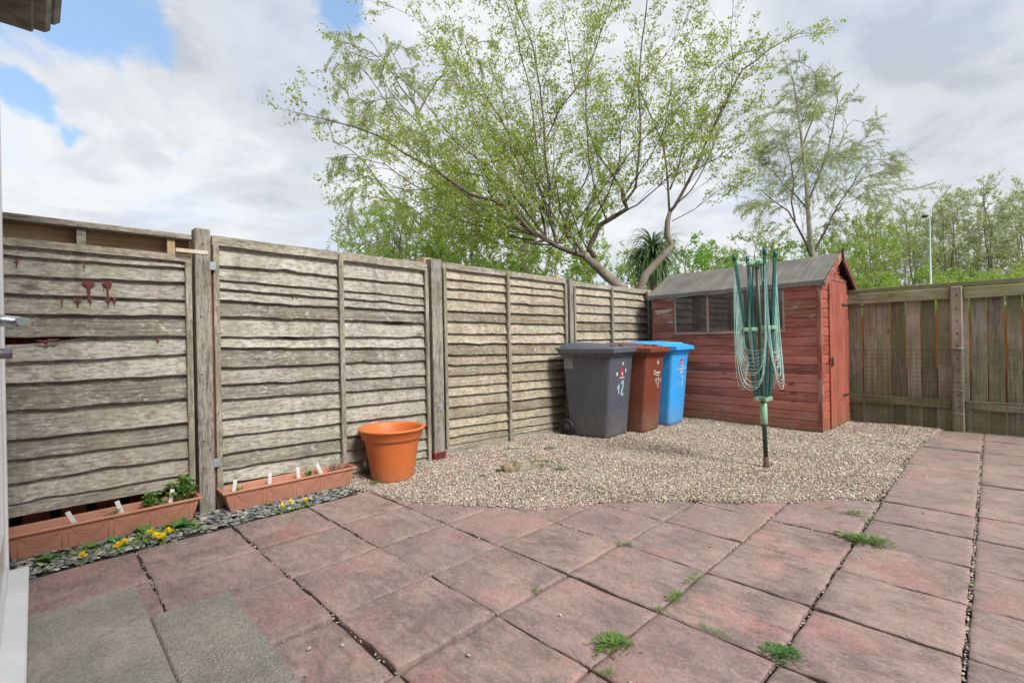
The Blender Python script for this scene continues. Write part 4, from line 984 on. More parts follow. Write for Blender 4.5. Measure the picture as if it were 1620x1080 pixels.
# grey bin
m_bluepaint = plain('light_blue_paint', (.35, .62, .78), .5, var=.3, scale=40, col2=(.62, .75, .8))
B1, fx1, zt1 = wheelie('large dark grey wheelie bin with pale blue hand-painted 12 and visible side wheel', (-2.985, 4.63, 0), R(6), (.095, .105, .135), (.075, .084, .108), .56, .50, 1.07, style='grey')
house_sticker(B1, fx1, .0, .725, 1.15)
mb = MB(); X = lambda q: fx1(q) + .0035
strokes(mb, [(-.085, .555), (-.058, .595), (-.058, .50)], X, .017); strokes(mb, [(-.02 + .02, .60), (.03, .635), (.052, .60), (.035, .55), (.005, .49), (.035, .47), (.055, .485)], X, .016); mb.build('painted_number', m_bluepaint, B1)
for (y, z, w_, h_) in ((-.12, .715, .036, .042), (.088, .745, .024, .045), (.01, .825, .026, .036)):
    mb = MB(); pts = [(y - w_ / 2, z + h_ / 2), (y - w_ / 2, z - h_ / 4), (y, z - h_ / 2), (y + w_ / 2, z - h_ / 4), (y + w_ / 2, z + h_ / 2)]
    mb.add([(X(q), p, q) for p, q in pts] + [(X(q) - .004, p, q) for p, q in pts], [(0, 1, 2, 3, 4)] + [(i, i + 5, (i + 1) % 5 + 5, (i + 1) % 5) for i in range(5)]); mb.build('white_emblem', m_white, B1)
mb = MB(); mb.box((-.52, -.279, .77), (-.40, -.268, .915), bev=.004)
mb.build('side_plate', plain('pale_scuffed_patch', (.24, .26, .27), .5, var=.3, scale=30), B1)
# brown bin
B2, fx2, zt2 = wheelie('brown wheelie bin with thin white 12 and round logo, between the grey and blue bins', (-2.855, 5.145, 0), R(4), (.20, .052, .027), (.155, .04, .021), .47, .43, 1.06, style='brown')
mb = MB(); X = lambda q: fx2(q) + .0035
cir = [(-.02 + .024 * math.cos(a), .70 + .026 * math.sin(a)) for a in [k * math.pi / 6 for k in range(13)]]
strokes(mb, cir, X, .008); squiggle(mb, fx2, .018, .13, .69, .026, 4, .006); squiggle(mb, fx2, .03, .10, .662, .017, 7, .005)
tri = [(.055, .84), (.035, .805), (.075, .805), (.055, .84)]; strokes(mb, tri, X, .009)
mb.build('white_logo', m_white, B2)
mb = MB(); strokes(mb, [(.015, .60), (.028, .63), (.045, .56)], X, .008); strokes(mb, [(.075, .615), (.09, .635), (.105, .615), (.10, .575), (.088, .52), (.10, .518)], X, .008); strokes(mb, [(.145, .625), (.15, .585)], X, .008); mb.build('painted_number', m_white, B2)
# blue bin
B3, fx3, zt3 = wheelie('bright blue wheelie bin with red house number sticker, nearest the shed wall', (-2.85, 5.775, 0), R(4), (.05, .40, .92), (.04, .34, .82), .50, .45, 1.07, style='blue')
house_sticker(B3, fx3, .02, .80, 1.0)
mb = MB(); X = lambda q: fx3(q) + .0035
squiggle(mb, fx3, .0, .09, .70, .028, 3, .006); squiggle(mb, fx3, .0, .085, .655, .03, 5, .008); squiggle(mb, fx3, -.10, -.05, .70, .025, 6, .005); squiggle(mb, fx3, .125, .15, .71, .03, 8, .006); mb.build('white_print', m_white, B3)
mb = MB(); strokes(mb, [(.05, .60), (.07, .62), (.09, .60), (.092, .56), (.07, .50), (.095, .49)], X, .011); strokes(mb, [(-.03, .54), (-.028, .50)], X, .006); mb.build('painted_number', m_white, B3)

# ================================================================== ROTARY DRYER
m_teal = plain('dark_teal_tube', (.015, .125, .11), .35, var=.25, scale=20)
m_green = plain('green_pole_paint', (.03, .10, .06), .45, var=.5, scale=25, col2=(.07, .075, .05))
m_mint = plain('pale_green_plastic', (.25, .52, .36), .45, var=.25, scale=15, col2=(.30, .46, .28))
m_line = plain('pale_line_cord', (.52, .80, .76), .5, var=.2, scale=30, bump=0)
m_rustp = plain('rusty_base', (.075, .05, .04), .8, var=.5, scale=40, col2=(.13, .055, .03))
RD = thing('rotary_clothes_dryer', 'folded green rotary clothes dryer with loops of pale line, standing in the gravel', 'clothes dryer', (-1.333, 4.276, 0))
lean = Vector((-.020, -.018, 1.0)); ax = lambda z: Vector((lean.x * z, lean.y * z, z))
mb = MB(); mb.tube([ax(.10), ax(.60), ax(1.2), ax(1.74)], [.018, .018, .0165, .015], 14); mb.build('pole', m_green, RD)
mb = MB(); mb.tube([ax(-.03), ax(.03), ax(.035), ax(.105)], [.030, .028, .022, .0195], 12); mb.build('rusty_foot', m_rustp, RD)
mb = MB(); mb.tube([ax(.375), ax(.38), ax(.545), ax(.55)], [.023, .027, .027, .021], 14)
hub = MB()
for a in (45, 135): 
    M = Matrix.Translation(ax(.585)) @ Matrix.Rotation(R(a), 4, 'Z'); mb.box((-.072, -.020, -.018), (.072, .020, .018), M=M, bev=.006)
mb.build('lower_hub', m_mint, RD)
mb = MB()
for a in (45, 135):
    M = Matrix.Translation(ax(1.705)) @ Matrix.Rotation(R(a), 4, 'Z'); mb.box((-.078, -.020, -.020), (.078, .020, .020), M=M, bev=.009)
mb.tube([ax(1.67), ax(1.745)], [.026, .024], 12); mb.build('top_hub', m_mint, RD)
arms = {}
for key, a, rt, zt_, ct in (('r', 45, .155, 1.80, 0), ('a', 135, .15, 1.78, 0), ('l', 225, .185, 1.775, 0), ('f', 315, .13, 1.80, 0)):
    d = Vector((math.cos(R(a)), math.sin(R(a)), 0))
    f_ = lambda u, d=d, rt=rt, zt_=zt_: ax(.59 + (zt_ - .59) * u) + d * (.058 + (rt - .058) * u)
    arms[key] = f_
    mb = MB(); M = Matrix.Rotation(R(a), 4, 'Z'); p0, p1 = f_(0), f_(1); n_ = Vector((-d.y, d.x, 0)) * .010; o_ = d * .010
    vs = [p0 - n_ - o_, p0 + n_ - o_, p0 + n_ + o_, p0 - n_ + o_, p1 - n_ - o_, p1 + n_ - o_, p1 + n_ + o_, p1 - n_ + o_]
    mb.add(vs, [(0, 3, 2, 1), (4, 5, 6, 7), (0, 1, 5, 4), (1, 2, 6, 5), (2, 3, 7, 6), (3, 0, 4, 7)]); ar = mb.build('arm', m_teal, RD)
    mb = MB(); c_ = f_(1.0); mb.tube([c_ - Vector((0, 0, .045)), c_ + Vector((0, 0, .01))], .0155, 8); mb.build('end_cap', m_teal, ar)
    mb = MB(); q = f_(.48); mb.box((-.022, -.030, -.016), (.026, .030, .016), M=Matrix.Translation(q) @ M, bev=.004); mb.build('arm_clip', m_mint, ar)
    mb = MB(); s0 = ax(1.70) + d * .060; s1 = f_(.48) - d * .004 + Vector((-d.y, d.x, 0)) * .018
    mb.tube([s0, s1], .0075, 8); mb.build('strut', m_teal, RD)
def loops(A, B, seed, n=10):
    mb = MB(); r2 = random.Random(seed)
    for k in range(n):
        u = .985 - k * (.56 / n) - r2.uniform(0, .01)
        pa, pb = arms[A](u), arms[B](u); mid = (pa + pb) / 2; c0 = ax(mid.z)
        out = Vector((mid.x - c0.x, mid.y - c0.y, 0)); out.normalize()
        zb = .66 + .029 * k + r2.uniform(-.014, .014)
        bul = .15 + .02 * r2.random() - .006 * k; pts = []; m_ = 22
        sh = r2.uniform(-.012, .012)
        for i in range(m_ + 1):
            v = i / m_; s_ = math.sin(math.pi * v)
            p = pa.lerp(pb, v * .5 + .5 * (3 * v * v - 2 * v ** 3) if True else v)
            drop = 1 - abs(2 * v - 1) ** 2.6
            w = (s_ ** .8)
            z = pa.z + (zb - pa.z) * drop
            # the strand hangs off each arm, widens outwards, and closes in a small U at the bottom
            side = (pb - pa).normalized()
            spread = .030 * math.sin(2 * math.pi * v)
            q = Vector((p.x, p.y, z)) + out * bul * w * .55 - side * spread * .9 + side * sh * s_
            base = ax(z); arm_at = ax(pa.z); q += Vector((base.x - arm_at.x, base.y - arm_at.y, 0)) * s_
            q -= Vector((mid.x - c0.x, mid.y - c0.y, 0)) * (.35 * drop)
            pts.append(q)
        mb.tube(pts, .0018, 5, caps=False)
    mb.build('washing_line', m_line, RD)
loops('l', 'f', 1, 12); loops('f', 'r', 2, 12); loops('r', 'a', 3, 12); loops('a', 'l', 4, 11)

# ================================================================== POT AND PLANTERS
m_pot, t = newmat('orange_plastic_pot')
n = t.noise(t.obj, 6, 6, .65); n2 = t.noise(t.vmath('MULTIPLY', t.obj, (1, 1, .2)), 28, 6, .7)
c = t.mix(t.mapr(n, .35, .65), (.68, .185, .05), (.60, .155, .042)); c = t.mix(t.mapr(n2, .55, .72, 0, .3), c, (.66, .26, .12))
zz = t.new('ShaderNodeSeparateXYZ', {0: t.obj}).outputs[2]
c = t.mix(t.math('MULTIPLY', t.mapr(zz, 0, .16, .7, 0), t.mapr(n2, .3, .65)), c, (.30, .22, .16))
setin(t, color=c, rough=t.mapr(n2, .3, .7, .35, .6), normal=t.bump(n2, .06, .002))
m_potin = plain('potting_soil', (.05, .035, .025), 1, var=.4, scale=60, bump=.8, dist=.01)
PT = thing('plant_pot', 'large empty orange plastic plant pot standing by the fence', 'plant pot', (-3.475, 2.06, 0))
mb = MB(); mb.lathe([(.001, .0), (.155, .0), (.162, .006), (.168, .03), (.218, .325), (.222, .333), (.236, .336), (.240, .342), (.250, .40), (.262, .404), (.268, .411), (.266, .420), (.256, .424), (.240, .420), (.232, .405), (.212, .33), (.16, .02), (.001, .018)], 64)
mb.build('pot_body', m_pot, PT)
mb = MB(); mb.lathe([(.001, .045), (.1, .05), (.166, .046)], 32); mb.build('soil', m_potin, PT)
m_terra, t = newmat('terracotta_plastic')
n = t.noise(t.obj, 9, 6, .65); c = t.mix(t.mapr(n, .35, .65), (.54, .245, .155), (.47, .20, .125)); c = t.mix(t.mapr(t.noise(t.obj, 50, 5, .7), .56, .7, 0, .4), c, (.36, .19, .14))
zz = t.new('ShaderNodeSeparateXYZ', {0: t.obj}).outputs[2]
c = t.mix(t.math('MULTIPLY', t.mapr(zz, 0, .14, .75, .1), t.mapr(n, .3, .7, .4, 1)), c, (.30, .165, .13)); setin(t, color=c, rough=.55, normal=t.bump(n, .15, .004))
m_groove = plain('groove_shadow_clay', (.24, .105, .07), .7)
m_tag = plain('white_plastic_tag', (.80, .80, .78), .45, var=.1)
def planter(label, x, y0, y1, rz=0):
    yc = (y0 + y1) / 2; L = (y1 - y0) / 2; t = thing('planter', label, 'planter', (x, yc, 0), rz, 'terracotta trough planters by the fence')
    # local: x towards the patio (front rim at x = .105)
    def ring(w, l, z, cx=0.0): return [(cx + w, -l, z), (cx + w, l, z), (cx - w, l, z), (cx - w, -l, z)]
    mb = MB(); rings = [ring(.058, L - .055, .006), ring(.062, L - .05, .015), ring(.083, L - .018, .132), ring(.088, L - .010, .135), ring(.097, L, .138), ring(.098, L, .148), ring(.094, L - .004, .151), ring(.080, L - .018, .150), ring(.078, L - .020, .14), ring(.066, L - .040, .075)]
    vs = [v for r_ in rings for v in r_]; fs = [(3, 2, 1, 0)] + [(i * 4 + k, i * 4 + (k + 1) % 4, (i + 1) * 4 + (k + 1) % 4, (i + 1) * 4 + k) for i in range(len(rings) - 1) for k in range(4)]
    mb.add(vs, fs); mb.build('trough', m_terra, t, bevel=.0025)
    mb = MB(); nx = 24; vs = []; rs = random.Random(int(y0 * 10) + 5)
    for i in range(nx + 1):
        for j in range(4): vs.append((-.066 + .132 * j / 3, -L + .04 + (2 * L - .08) * i / nx, .078 + rs.uniform(-.006, .008)))
    mb.add(vs, [(i * 4 + j, (i + 1) * 4 + j, (i + 1) * 4 + j + 1, i * 4 + j + 1) for i in range(nx) for j in range(3)]); mb.build('soil', m_potin, t)
    # moulded swags on the front
    mb = MB(); fx = lambda z: .062 + (.083 - .062) * (z - .015) / .117 + .0002
    ncol = 4; W_ = (2 * L - .12) / ncol
    for k in range(ncol + 1):
        yk = -L + .06 + k * W_ 
        for dy in (-.014, .014): mb.tube([(fx(.02), yk + dy * .9, .022), (fx(.12), yk + dy, .122)], .0013, 5)
        mb.tube([(fx(.122), yk - .014, .122), (fx(.127), yk, .127), (fx(.122), yk + .014, .122)], .0013, 5)
        if k < ncol:
            for dd in (.030, .050, .066): mb.tube([(fx(.118 - dd * 4 * u * (1 - u)), yk + .02 + (W_ - .04) * u, .122 - dd * 4 * u * (1 - u)) for u in [i / 10 for i in range(11)]], .0012, 5)
    mb.build('moulded_swag', m_groove, t)
    return t
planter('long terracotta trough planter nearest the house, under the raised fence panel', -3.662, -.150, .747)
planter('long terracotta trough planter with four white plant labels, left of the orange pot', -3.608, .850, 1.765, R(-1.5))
def plabel(label, x, y, z, tilt, az, h=.125):
    t = thing('plant_label', label, 'plant label', (x, y, z), R(az), 'white plant labels in the troughs')
    mb = MB(); mb.box((-.0012, -.011, -.02), (.0012, .011, h), M=Matrix.Rotation(R(tilt), 4, 'X'), bev=.0005); mb.build('tag', m_tag, t)
for a in [('white plant label leaning in the left part of the nearest trough', -3.615, .165, .09, 25, -20), ('white plant label in the middle of the nearest trough, beside a small seedling', -3.625, .365, .09, 18, -20), ('upright white plant label beside the leafy plant in the nearest trough', -3.655, .585, .09, -8, -15),
          ('leftmost white label in the trough beside the orange pot', -3.60, .925, .085, -8, -25), ('second white label from the left in the farther trough', -3.60, 1.155, .085, -3, -25), ('third white label from the left in the farther trough', -3.60, 1.36, .085, 4, -25), ('rightmost leaning white label in the farther trough, beside grey sprigs', -3.605, 1.545, .085, 22, -25)]: plabel(*a)

# ================================================================== SMALL PLANTS
m_weed = leafmat('weed_leaf', (.10, .20, .04), (.19, .31, .07), .25)
m_weedd = leafmat('dark_weed_leaf', (.06, .17, .04), (.12, .27, .06), .2)
m_seed = leafmat('seedling_leaf', (.16, .32, .07), (.30, .46, .13), .3)
m_grey = leafmat('grey_sprig', (.24, .27, .18), (.33, .30, .22), .2)
m_yel = leafmat('yellow_petal', (.95, .72, .0), (1.0, .82, .02), .08)
def leaf(mb, p, az, el, L, w, curl=.3, seg=4, tooth=0.0):
    """a curved leaf blade from p"""
    vs = []; x, z = 0.0, 0.0; e = el
    ca, sa = math.cos(az), math.sin(az)
    for i in range(seg + 1):
        u = i / seg; ww = w * math.sin(math.pi * min(1, .12 + u * .88)) ** .8 * (1 if i < seg else .1)
        if tooth and i % 2: ww *= (1 - tooth)
        vs += [(p[0] + x * ca - ww * sa, p[1] + x * sa + ww * ca, p[2] + z + ww * .25), (p[0] + x * ca, p[1] + x * sa, p[2] + z), (p[0] + x * ca + ww * sa, p[1] + x * sa - ww * ca, p[2] + z + ww * .25)]
        x += L / seg * math.cos(e); z += L / seg * math.sin(e); e -= curl
    fs = []
    for i in range(seg):
        a = i * 3; fs += [(a, a + 1, a + 4, a + 3), (a + 1, a + 2, a + 5, a + 4)]
    mb.add(vs, fs, True)
wr = random.Random(77)
def rosette(name, label, x, y, z, rad, n, mat, cat='weed', group='weeds on the patio and gravel', el=(10, 55), tooth=.45, spread=0.0, wid=.16):
    t = thing(name, label, cat, (x, y, z), 0, group); mb = MB()
    for k in range(n):
        a = wr.uniform(0, 6.283); e = R(wr.uniform(*el)); L = rad * wr.uniform(.55, 1.1); s = spread * rad
        leaf(mb, (wr.uniform(-s, s), wr.uniform(-s, s), 0), a, e, L, L * wid * wr.uniform(.8, 1.3), wr.uniform(.15, .35), 6 if tooth else 4, tooth)
    mb.build('leaves', mat, t); return t
def sprawl(label, pts, rad, n, mat=None, z=.0):
    """low weed sprawling along a joint"""
    cx = sum(p[0] for p in pts) / len(pts); cy = sum(p[1] for p in pts) / len(pts)
    t = thing('weed', label, 'weed', (cx, cy, z), 0, 'weeds on the patio and gravel'); mb = MB()
    for k in range(n):
        i = wr.randrange(len(pts) - 1) if len(pts) > 1 else 0; u = wr.random()
        q = pts[i] if len(pts) == 1 else (pts[i][0] + (pts[i + 1][0] - pts[i][0]) * u, pts[i][1] + (pts[i + 1][1] - pts[i][1]) * u)
        a = wr.uniform(0, 6.283); L = rad * wr.uniform(.4, 1.1)
        for j in range(5):
            f_ = (j + 1) / 5; px_, py_ = q[0] - cx + math.cos(a) * L * f_, q[1] - cy + math.sin(a) * L * f_
            leaf(mb, (px_, py_, .004 + .012 * math.sin(f_ * 3)), a + wr.uniform(-1.1, 1.1), R(wr.uniform(5, 50)), rad * wr.uniform(.16, .3), rad * .05, .2, 2)
    mb.build('leaves', mat or m_weed, t); return t
sprawl('large spreading green weed in the joint right of centre, near the gravel corner', [(-.60, 3.10), (-.50, 3.09), (-.42, 3.12)], .085, 85)
sprawl('feathery green weed at a slab corner near the bottom centre of the picture', [(-.985, 1.43), (-.955, 1.47)], .075, 55)
sprawl('leafy weed in the long joint at the bottom right', [(-.545, 1.79), (-.51, 1.82)], .065, 50, m_weedd)
sprawl('small green weed at the bottom edge of the picture in a joint', [(-.905, 1.30), (-.895, 1.31)], .04, 16)
sprawl('pale green weed beside the diagonal joint, above the moss crossing', [(-.955, 1.86), (-.955, 1.93)], .045, 36)
sprawl('tuft of moss and weed along the diagonal joint, middle one', [(-.96, 2.05), (-.96, 2.17)], .035, 34)
sprawl('tiny weed at the joint crossing below the other joint weeds', [(-.968, 1.755), (-.955, 1.77)], .03, 18)
sprawl('low line of grass-green weed in the short joint right of the crossing', [(-.80, 1.762), (-.69, 1.762)], .024, 46, m_weedd)
sprawl('thin mossy weed strip in the joint left of the crossing', [(-1.09, 1.762), (-1.0, 1.762)], .018, 16, m_weedd)
sprawl('weed tuft in the joint in the middle of the patio', [(-1.42, 2.19), (-1.35, 2.225)], .038, 34)
sprawl('small weed in the joint left of the central paving crossing', [(-1.42, 1.52), (-1.41, 1.56)], .028, 20)
sprawl('moss strip in the joint below the rotary dryer', [(-.965, 2.30), (-.965, 3.05)], .018, 90)
sprawl('thin moss strip near the gravel edge, farther along the same joint as the dryer', [(-.965, 3.2), (-.965, 3.34)], .016, 14)
sprawl('flat weed on the gravel-covered slab edge, right of the dryer', [(-.64, 3.53), (-.56, 3.55)], .055, 30)
sprawl('smaller weed beside the gravel edge, left of its larger neighbour', [(-.75, 3.545), (-.72, 3.55)], .035, 14)
sprawl('tiny weed in the corner where the long joint meets the gravel', [(-.53, 3.42), (-.525, 3.46)], .035, 14)
sprawl('small weed on the gravel edge by the far end of the path', [(-.52, 6.26), (-.49, 6.32)], .055, 20)
sprawl('tiny weed in the right-hand pebble-filled joint', [(-.075, 2.83), (-.072, 2.86)], .028, 12)
sprawl('small bright weed in the gravel in front of the orange pot', [(-3.43, 1.84), (-3.40, 1.86)], .05, 26, m_weed, .012)
for lab, pts, r_, n in [('green weed patch on gravel nearest the fence, left of the grey bin', [(-3.44, 3.33), (-3.37, 3.40)], .055, 34), ('weed patch on gravel just in front of the fence panel batten', [(-3.16, 3.60), (-3.12, 3.68)], .06, 36),
        ('small weed beside the cut stump, to its upper right', [(-3.05, 3.27), (-3.02, 3.31)], .035, 16), ('elongated weed patch on the gravel right of the cut stump', [(-2.93, 3.13), (-2.80, 3.27)], .045, 50),
        ('weed patch on gravel below the elongated patch', [(-2.80, 3.06), (-2.72, 3.14)], .045, 34), ('rightmost weed patch on the gravel near the stump', [(-2.585, 3.08), (-2.55, 3.14)], .055, 36),
        ('flat weed alone on gravel left of and below the stump', [(-2.93, 2.52), (-2.88, 2.56)], .045, 26), ('faint seedling patch on gravel towards the grey bin', [(-2.98, 3.66), (-2.95, 3.70)], .04, 14), ('tiny weed right against the stump', [(-2.80, 2.94), (-2.78, 2.97)], .03, 14)]:
    sprawl(lab, pts, r_, n, m_weed, .012)
rosette('weed', 'broad-leaved green weed at the near end of the slate strip', -3.47, .03, 0, .075, 22, m_weedd, tooth=0, wid=.26, el=(20, 65))
rosette('weed', 'small bright weed in slate beside the near broad-leaved one', -3.515, .21, .005, .06, 18, m_weed, tooth=0, wid=.25)
rosette('weed', 'round-leaved weed in slate below the middle of the near planter', -3.53, .30, .005, .055, 16, m_weedd, tooth=0, wid=.3)
rosette('weed', 'big dark dandelion rosette in slate at the right end of the near planter', -3.50, .60, .005, .12, 34, m_weedd, el=(15, 60))
rosette('weed', 'round dark weed against the front of the near planter', -3.56, .45, .005, .07, 14, m_weedd, tooth=0, wid=.35)
rosette('weed', 'tiny weed in slate under the farther planter', -3.52, 1.12, .01, .035, 12, m_weed, tooth=0)
# low ground cover in the slate strip
mb = MB()
for k in range(420):
    y = wr.uniform(.0, .74); x = wr.uniform(-3.56, -3.33)
    if wr.random() > .35 + .65 * math.exp(-((y - .48) / .2) ** 2): continue
    leaf(mb, (x, y, wr.uniform(.0, .015)), wr.uniform(0, 6.28), R(wr.uniform(0, 60)), wr.uniform(.018, .042), wr.uniform(.005, .011), .2, 2)
for k in range(120):
    y = wr.uniform(1.10, 1.34); x = wr.uniform(-3.36, -3.32); leaf(mb, (x, y, .0), wr.uniform(0, 6.28), R(wr.uniform(0, 60)), wr.uniform(.015, .035), .006, .2, 2)
o = mb.build('creeping_weeds', m_weed); tag(o, 'low creeping green weeds spreading through the slate chips', 'ground cover', None, 'stuff')
def dandelion(label, x, y, h=.035, s=1.0):
    t = thing('dandelion', label, 'dandelion', (x, y, 0), 0, 'yellow dandelions along the slate strip')
    mb = MB()
    for k in range(34):
        a = wr.uniform(0, 6.28); e = R(wr.choice([10, 25, 45, 70]) + wr.uniform(-6, 6)); leaf(mb, (0, 0, h), a, e, .025 * s, .0045 * s, .12, 2)
    mb.build('flower_head', m_yel, t)
    mb = MB(); mb.tube([(0.004, 0, 0), (0, 0, h)], .0018, 5); mb.build('stalk', m_weed, t)
    mb = MB()
    for k in range(7): leaf(mb, (0, 0, .003), wr.uniform(0, 6.28), R(25), wr.uniform(.03, .055), .008, .25, 6, .5)
    mb.build('leaves', m_weed, t)
for a in [('yellow dandelion farthest left, by the near end of the slate strip', -3.335, .162), ('yellow dandelion head second from the left in the slate strip', -3.375, .305, .03, 1.05), ('yellow dandelion touching its left neighbour, second clump', -3.37, .335, .04, 1.05), ('yellow dandelion highest of the cluster of four by the near planter', -3.40, .455, .05, 1.1), ('yellow dandelion left-centre of the cluster of four', -3.355, .475, .035, 1.1),
          ('biggest and lowest yellow dandelion of the cluster of four', -3.325, .492, .03, 1.3), ('yellow dandelion right-hand one of the cluster of four', -3.37, .535, .04, 1.15), ('yellow dandelion leftmost of the three near the farther planter', -3.33, 1.145, .035, 1.05), ('yellow dandelion middle one of the three near the farther planter', -3.345, 1.205, .045, 1.1), ('yellow dandelion rightmost of the three near the farther planter', -3.335, 1.30, .04, .95)]: dandelion(*a)
def seedling(label, x, y, h, n, mat, az=None):
    t = thing('seedling', label, 'seedling', (x, y, .078), 0, 'young plants in the troughs'); mb = MB(); st = MB()
    for k in range(n):
        a = wr.uniform(0, 6.28); hh = h * wr.uniform(.45, 1); d = h * .35 * wr.random(); tip = (math.cos(a) * d, math.sin(a) * d, hh)
        st.tube([(0, 0, 0), (tip[0] * .5, tip[1] * .5, hh * .6), tip], .0014, 4)
        for j in range(4): leaf(mb, (tip[0], tip[1], tip[2] - j * .006), wr.uniform(0, 6.28), R(wr.uniform(-5, 50)), wr.uniform(.02, .042) * (h / .12) ** .3, .010 * (h / .12) ** .3, .2, 3)
    mb.build('leaves', mat, t); st.build('stems', mat, t)
seedling('bushy bright green young plant at the right end of the nearest trough', -3.67, .655, .20, 34, m_seed)
seedling('smaller bright green young plant left of the upright label in the nearest trough', -3.68, .50, .14, 16, m_seed)
seedling('small low green shoots spilling at the front of the nearest trough', -3.63, .56, .08, 9, m_seed)
seedling('little dark green shoots left of the middle label in the nearest trough', -3.635, .30, .085, 9, m_weedd)
seedling('thin pale shoots beside the leftmost label in the farther trough', -3.62, .965, .08, 8, m_seed)
seedling('feathery light green herb in the middle of the farther trough', -3.62, 1.43, .085, 16, m_seed)
seedling('scattered tiny shoots between two labels in the farther trough', -3.62, 1.06, .05, 5, m_seed)
t_ = thing('seedling', 'dry greyish sprigs at the right end of the farther trough', 'seedling', (-3.635, 1.65, .078), 0, 'young plants in the troughs'); mb = MB()
for k in range(60):
    a = wr.uniform(0, 6.28); d = wr.uniform(.01, .07); h = wr.uniform(.05, .15); bx, by = wr.uniform(-.04, .04), wr.uniform(-.07, .07)
    mb.tube([(bx, by, 0), (bx + math.cos(a) * d * .4, by + math.sin(a) * d * .4, h * .6), (bx + math.cos(a) * d, by + math.sin(a) * d, h)], .0009, 4)
    for j in range(5): leaf(mb, (bx + math.cos(a) * d * j / 5, by + math.sin(a) * d * j / 5, h * (.3 + j * .14)), wr.uniform(0, 6.28), R(wr.uniform(20, 60)), .012, .002, .1, 2)
mb.build('sprigs', m_grey, t_)

# cut stump
m_bark = wood('stump_bark', light=(.36, .29, .20), mid=(.26, .20, .14), dark=(.13, .09, .06), axis='z', green=.3)
ST = thing('tree_stump', 'small cut stump with two sawn stems in the gravel', 'stump', (-2.86, 2.82, .0))
for (dx, dy, h, r_, tx, ty) in ((-.035, -.035, .075, .032, -.01, -.02), (.03, .03, .095, .030, .01, .012), (.0, .0, .05, .04, 0, 0)):
    mb = MB(); mb.tube([(dx * .5, dy * .5, -.02), (dx * .8, dy * .8, .03), (dx + tx, dy + ty, h)], [r_ * 1.5, r_ * 1.1, r_], 12); s_ = mb.build('stem', m_bark, ST)
    mb = MB(); mb.tube([(dx + tx, dy + ty, h - .001), (dx + tx * 1.1, dy + ty * 1.1, h + .0025)], [r_ * .82, r_ * .8], 12); mb.build('sawn_top', m_capwood, s_)
mb = MB(); mb.tube([(-.07, -.10, -.01), (-.075, -.105, .035)], .008, 7); mb.build('dead_stub', m_soil, ST)
mb = MB()
for k in range(16): leaf(mb, (wr.uniform(-.05, .05), wr.uniform(-.05, .06), .07), wr.uniform(0, 6.28), R(wr.uniform(20, 80)), .035, .006, .2, 2)
mb.build('shoots', m_grey, ST)
t_ = thing('plastic_scrap', 'crumpled white plastic scrap wedged against the fence behind the orange pot', 'litter', (-3.68, 1.925, .11))
bm = bmesh.new(); bmesh.ops.create_icosphere(bm, subdivisions=3, radius=.02)
for v in bm.verts: q = v.co; v.co = Vector((q.x * .5, q.y * .6, q.z * 1.3)) * (1 + .28 * math.sin(q.x * 160 + q.z * 90) * math.cos(q.y * 140))
me = bpy.data.meshes.new('scrap'); bm.to_mesh(me); bm.free(); me.materials.append(m_tag); o = bpy.data.objects.new('scrap', me); COL.objects.link(o); o.parent = t_

# ================================================================== TREES
def emit_leaves(name, P, N_, L, Wd, mat, parent, seed, droop=None):
    """one mesh of small folded leaves at points P"""
    rg = np.random.default_rng(seed); n = len(P); P = np.asarray(P, float)
    d = rg.normal(size=(n, 3)); d[:, 2] -= .15
    if droop is not None: d[:, 2] -= droop
    d /= np.linalg.norm(d, axis=1)[:, None]
    q = rg.normal(size=(n, 3)); s = np.cross(d, q); s /= np.linalg.norm(s, axis=1)[:, None]; nn = np.cross(s, d)
    l = (L * rg.uniform(.45, 1.45, n))[:, None]; w = (Wd * rg.uniform(.6, 1.2, n))[:, None]
    V = np.stack([P, P + d * l * .5 + s * w * .5 + nn * w * .18, P + d * l, P + d * l * .5 - s * w * .5 + nn * w * .18], 1).reshape(-1, 3)
    F = (np.array([[0, 1, 2, 3]])[None] + (np.arange(n) * 4)[:, None, None]).reshape(-1, 4)
    return npmesh(name, V, F, mat, parent)
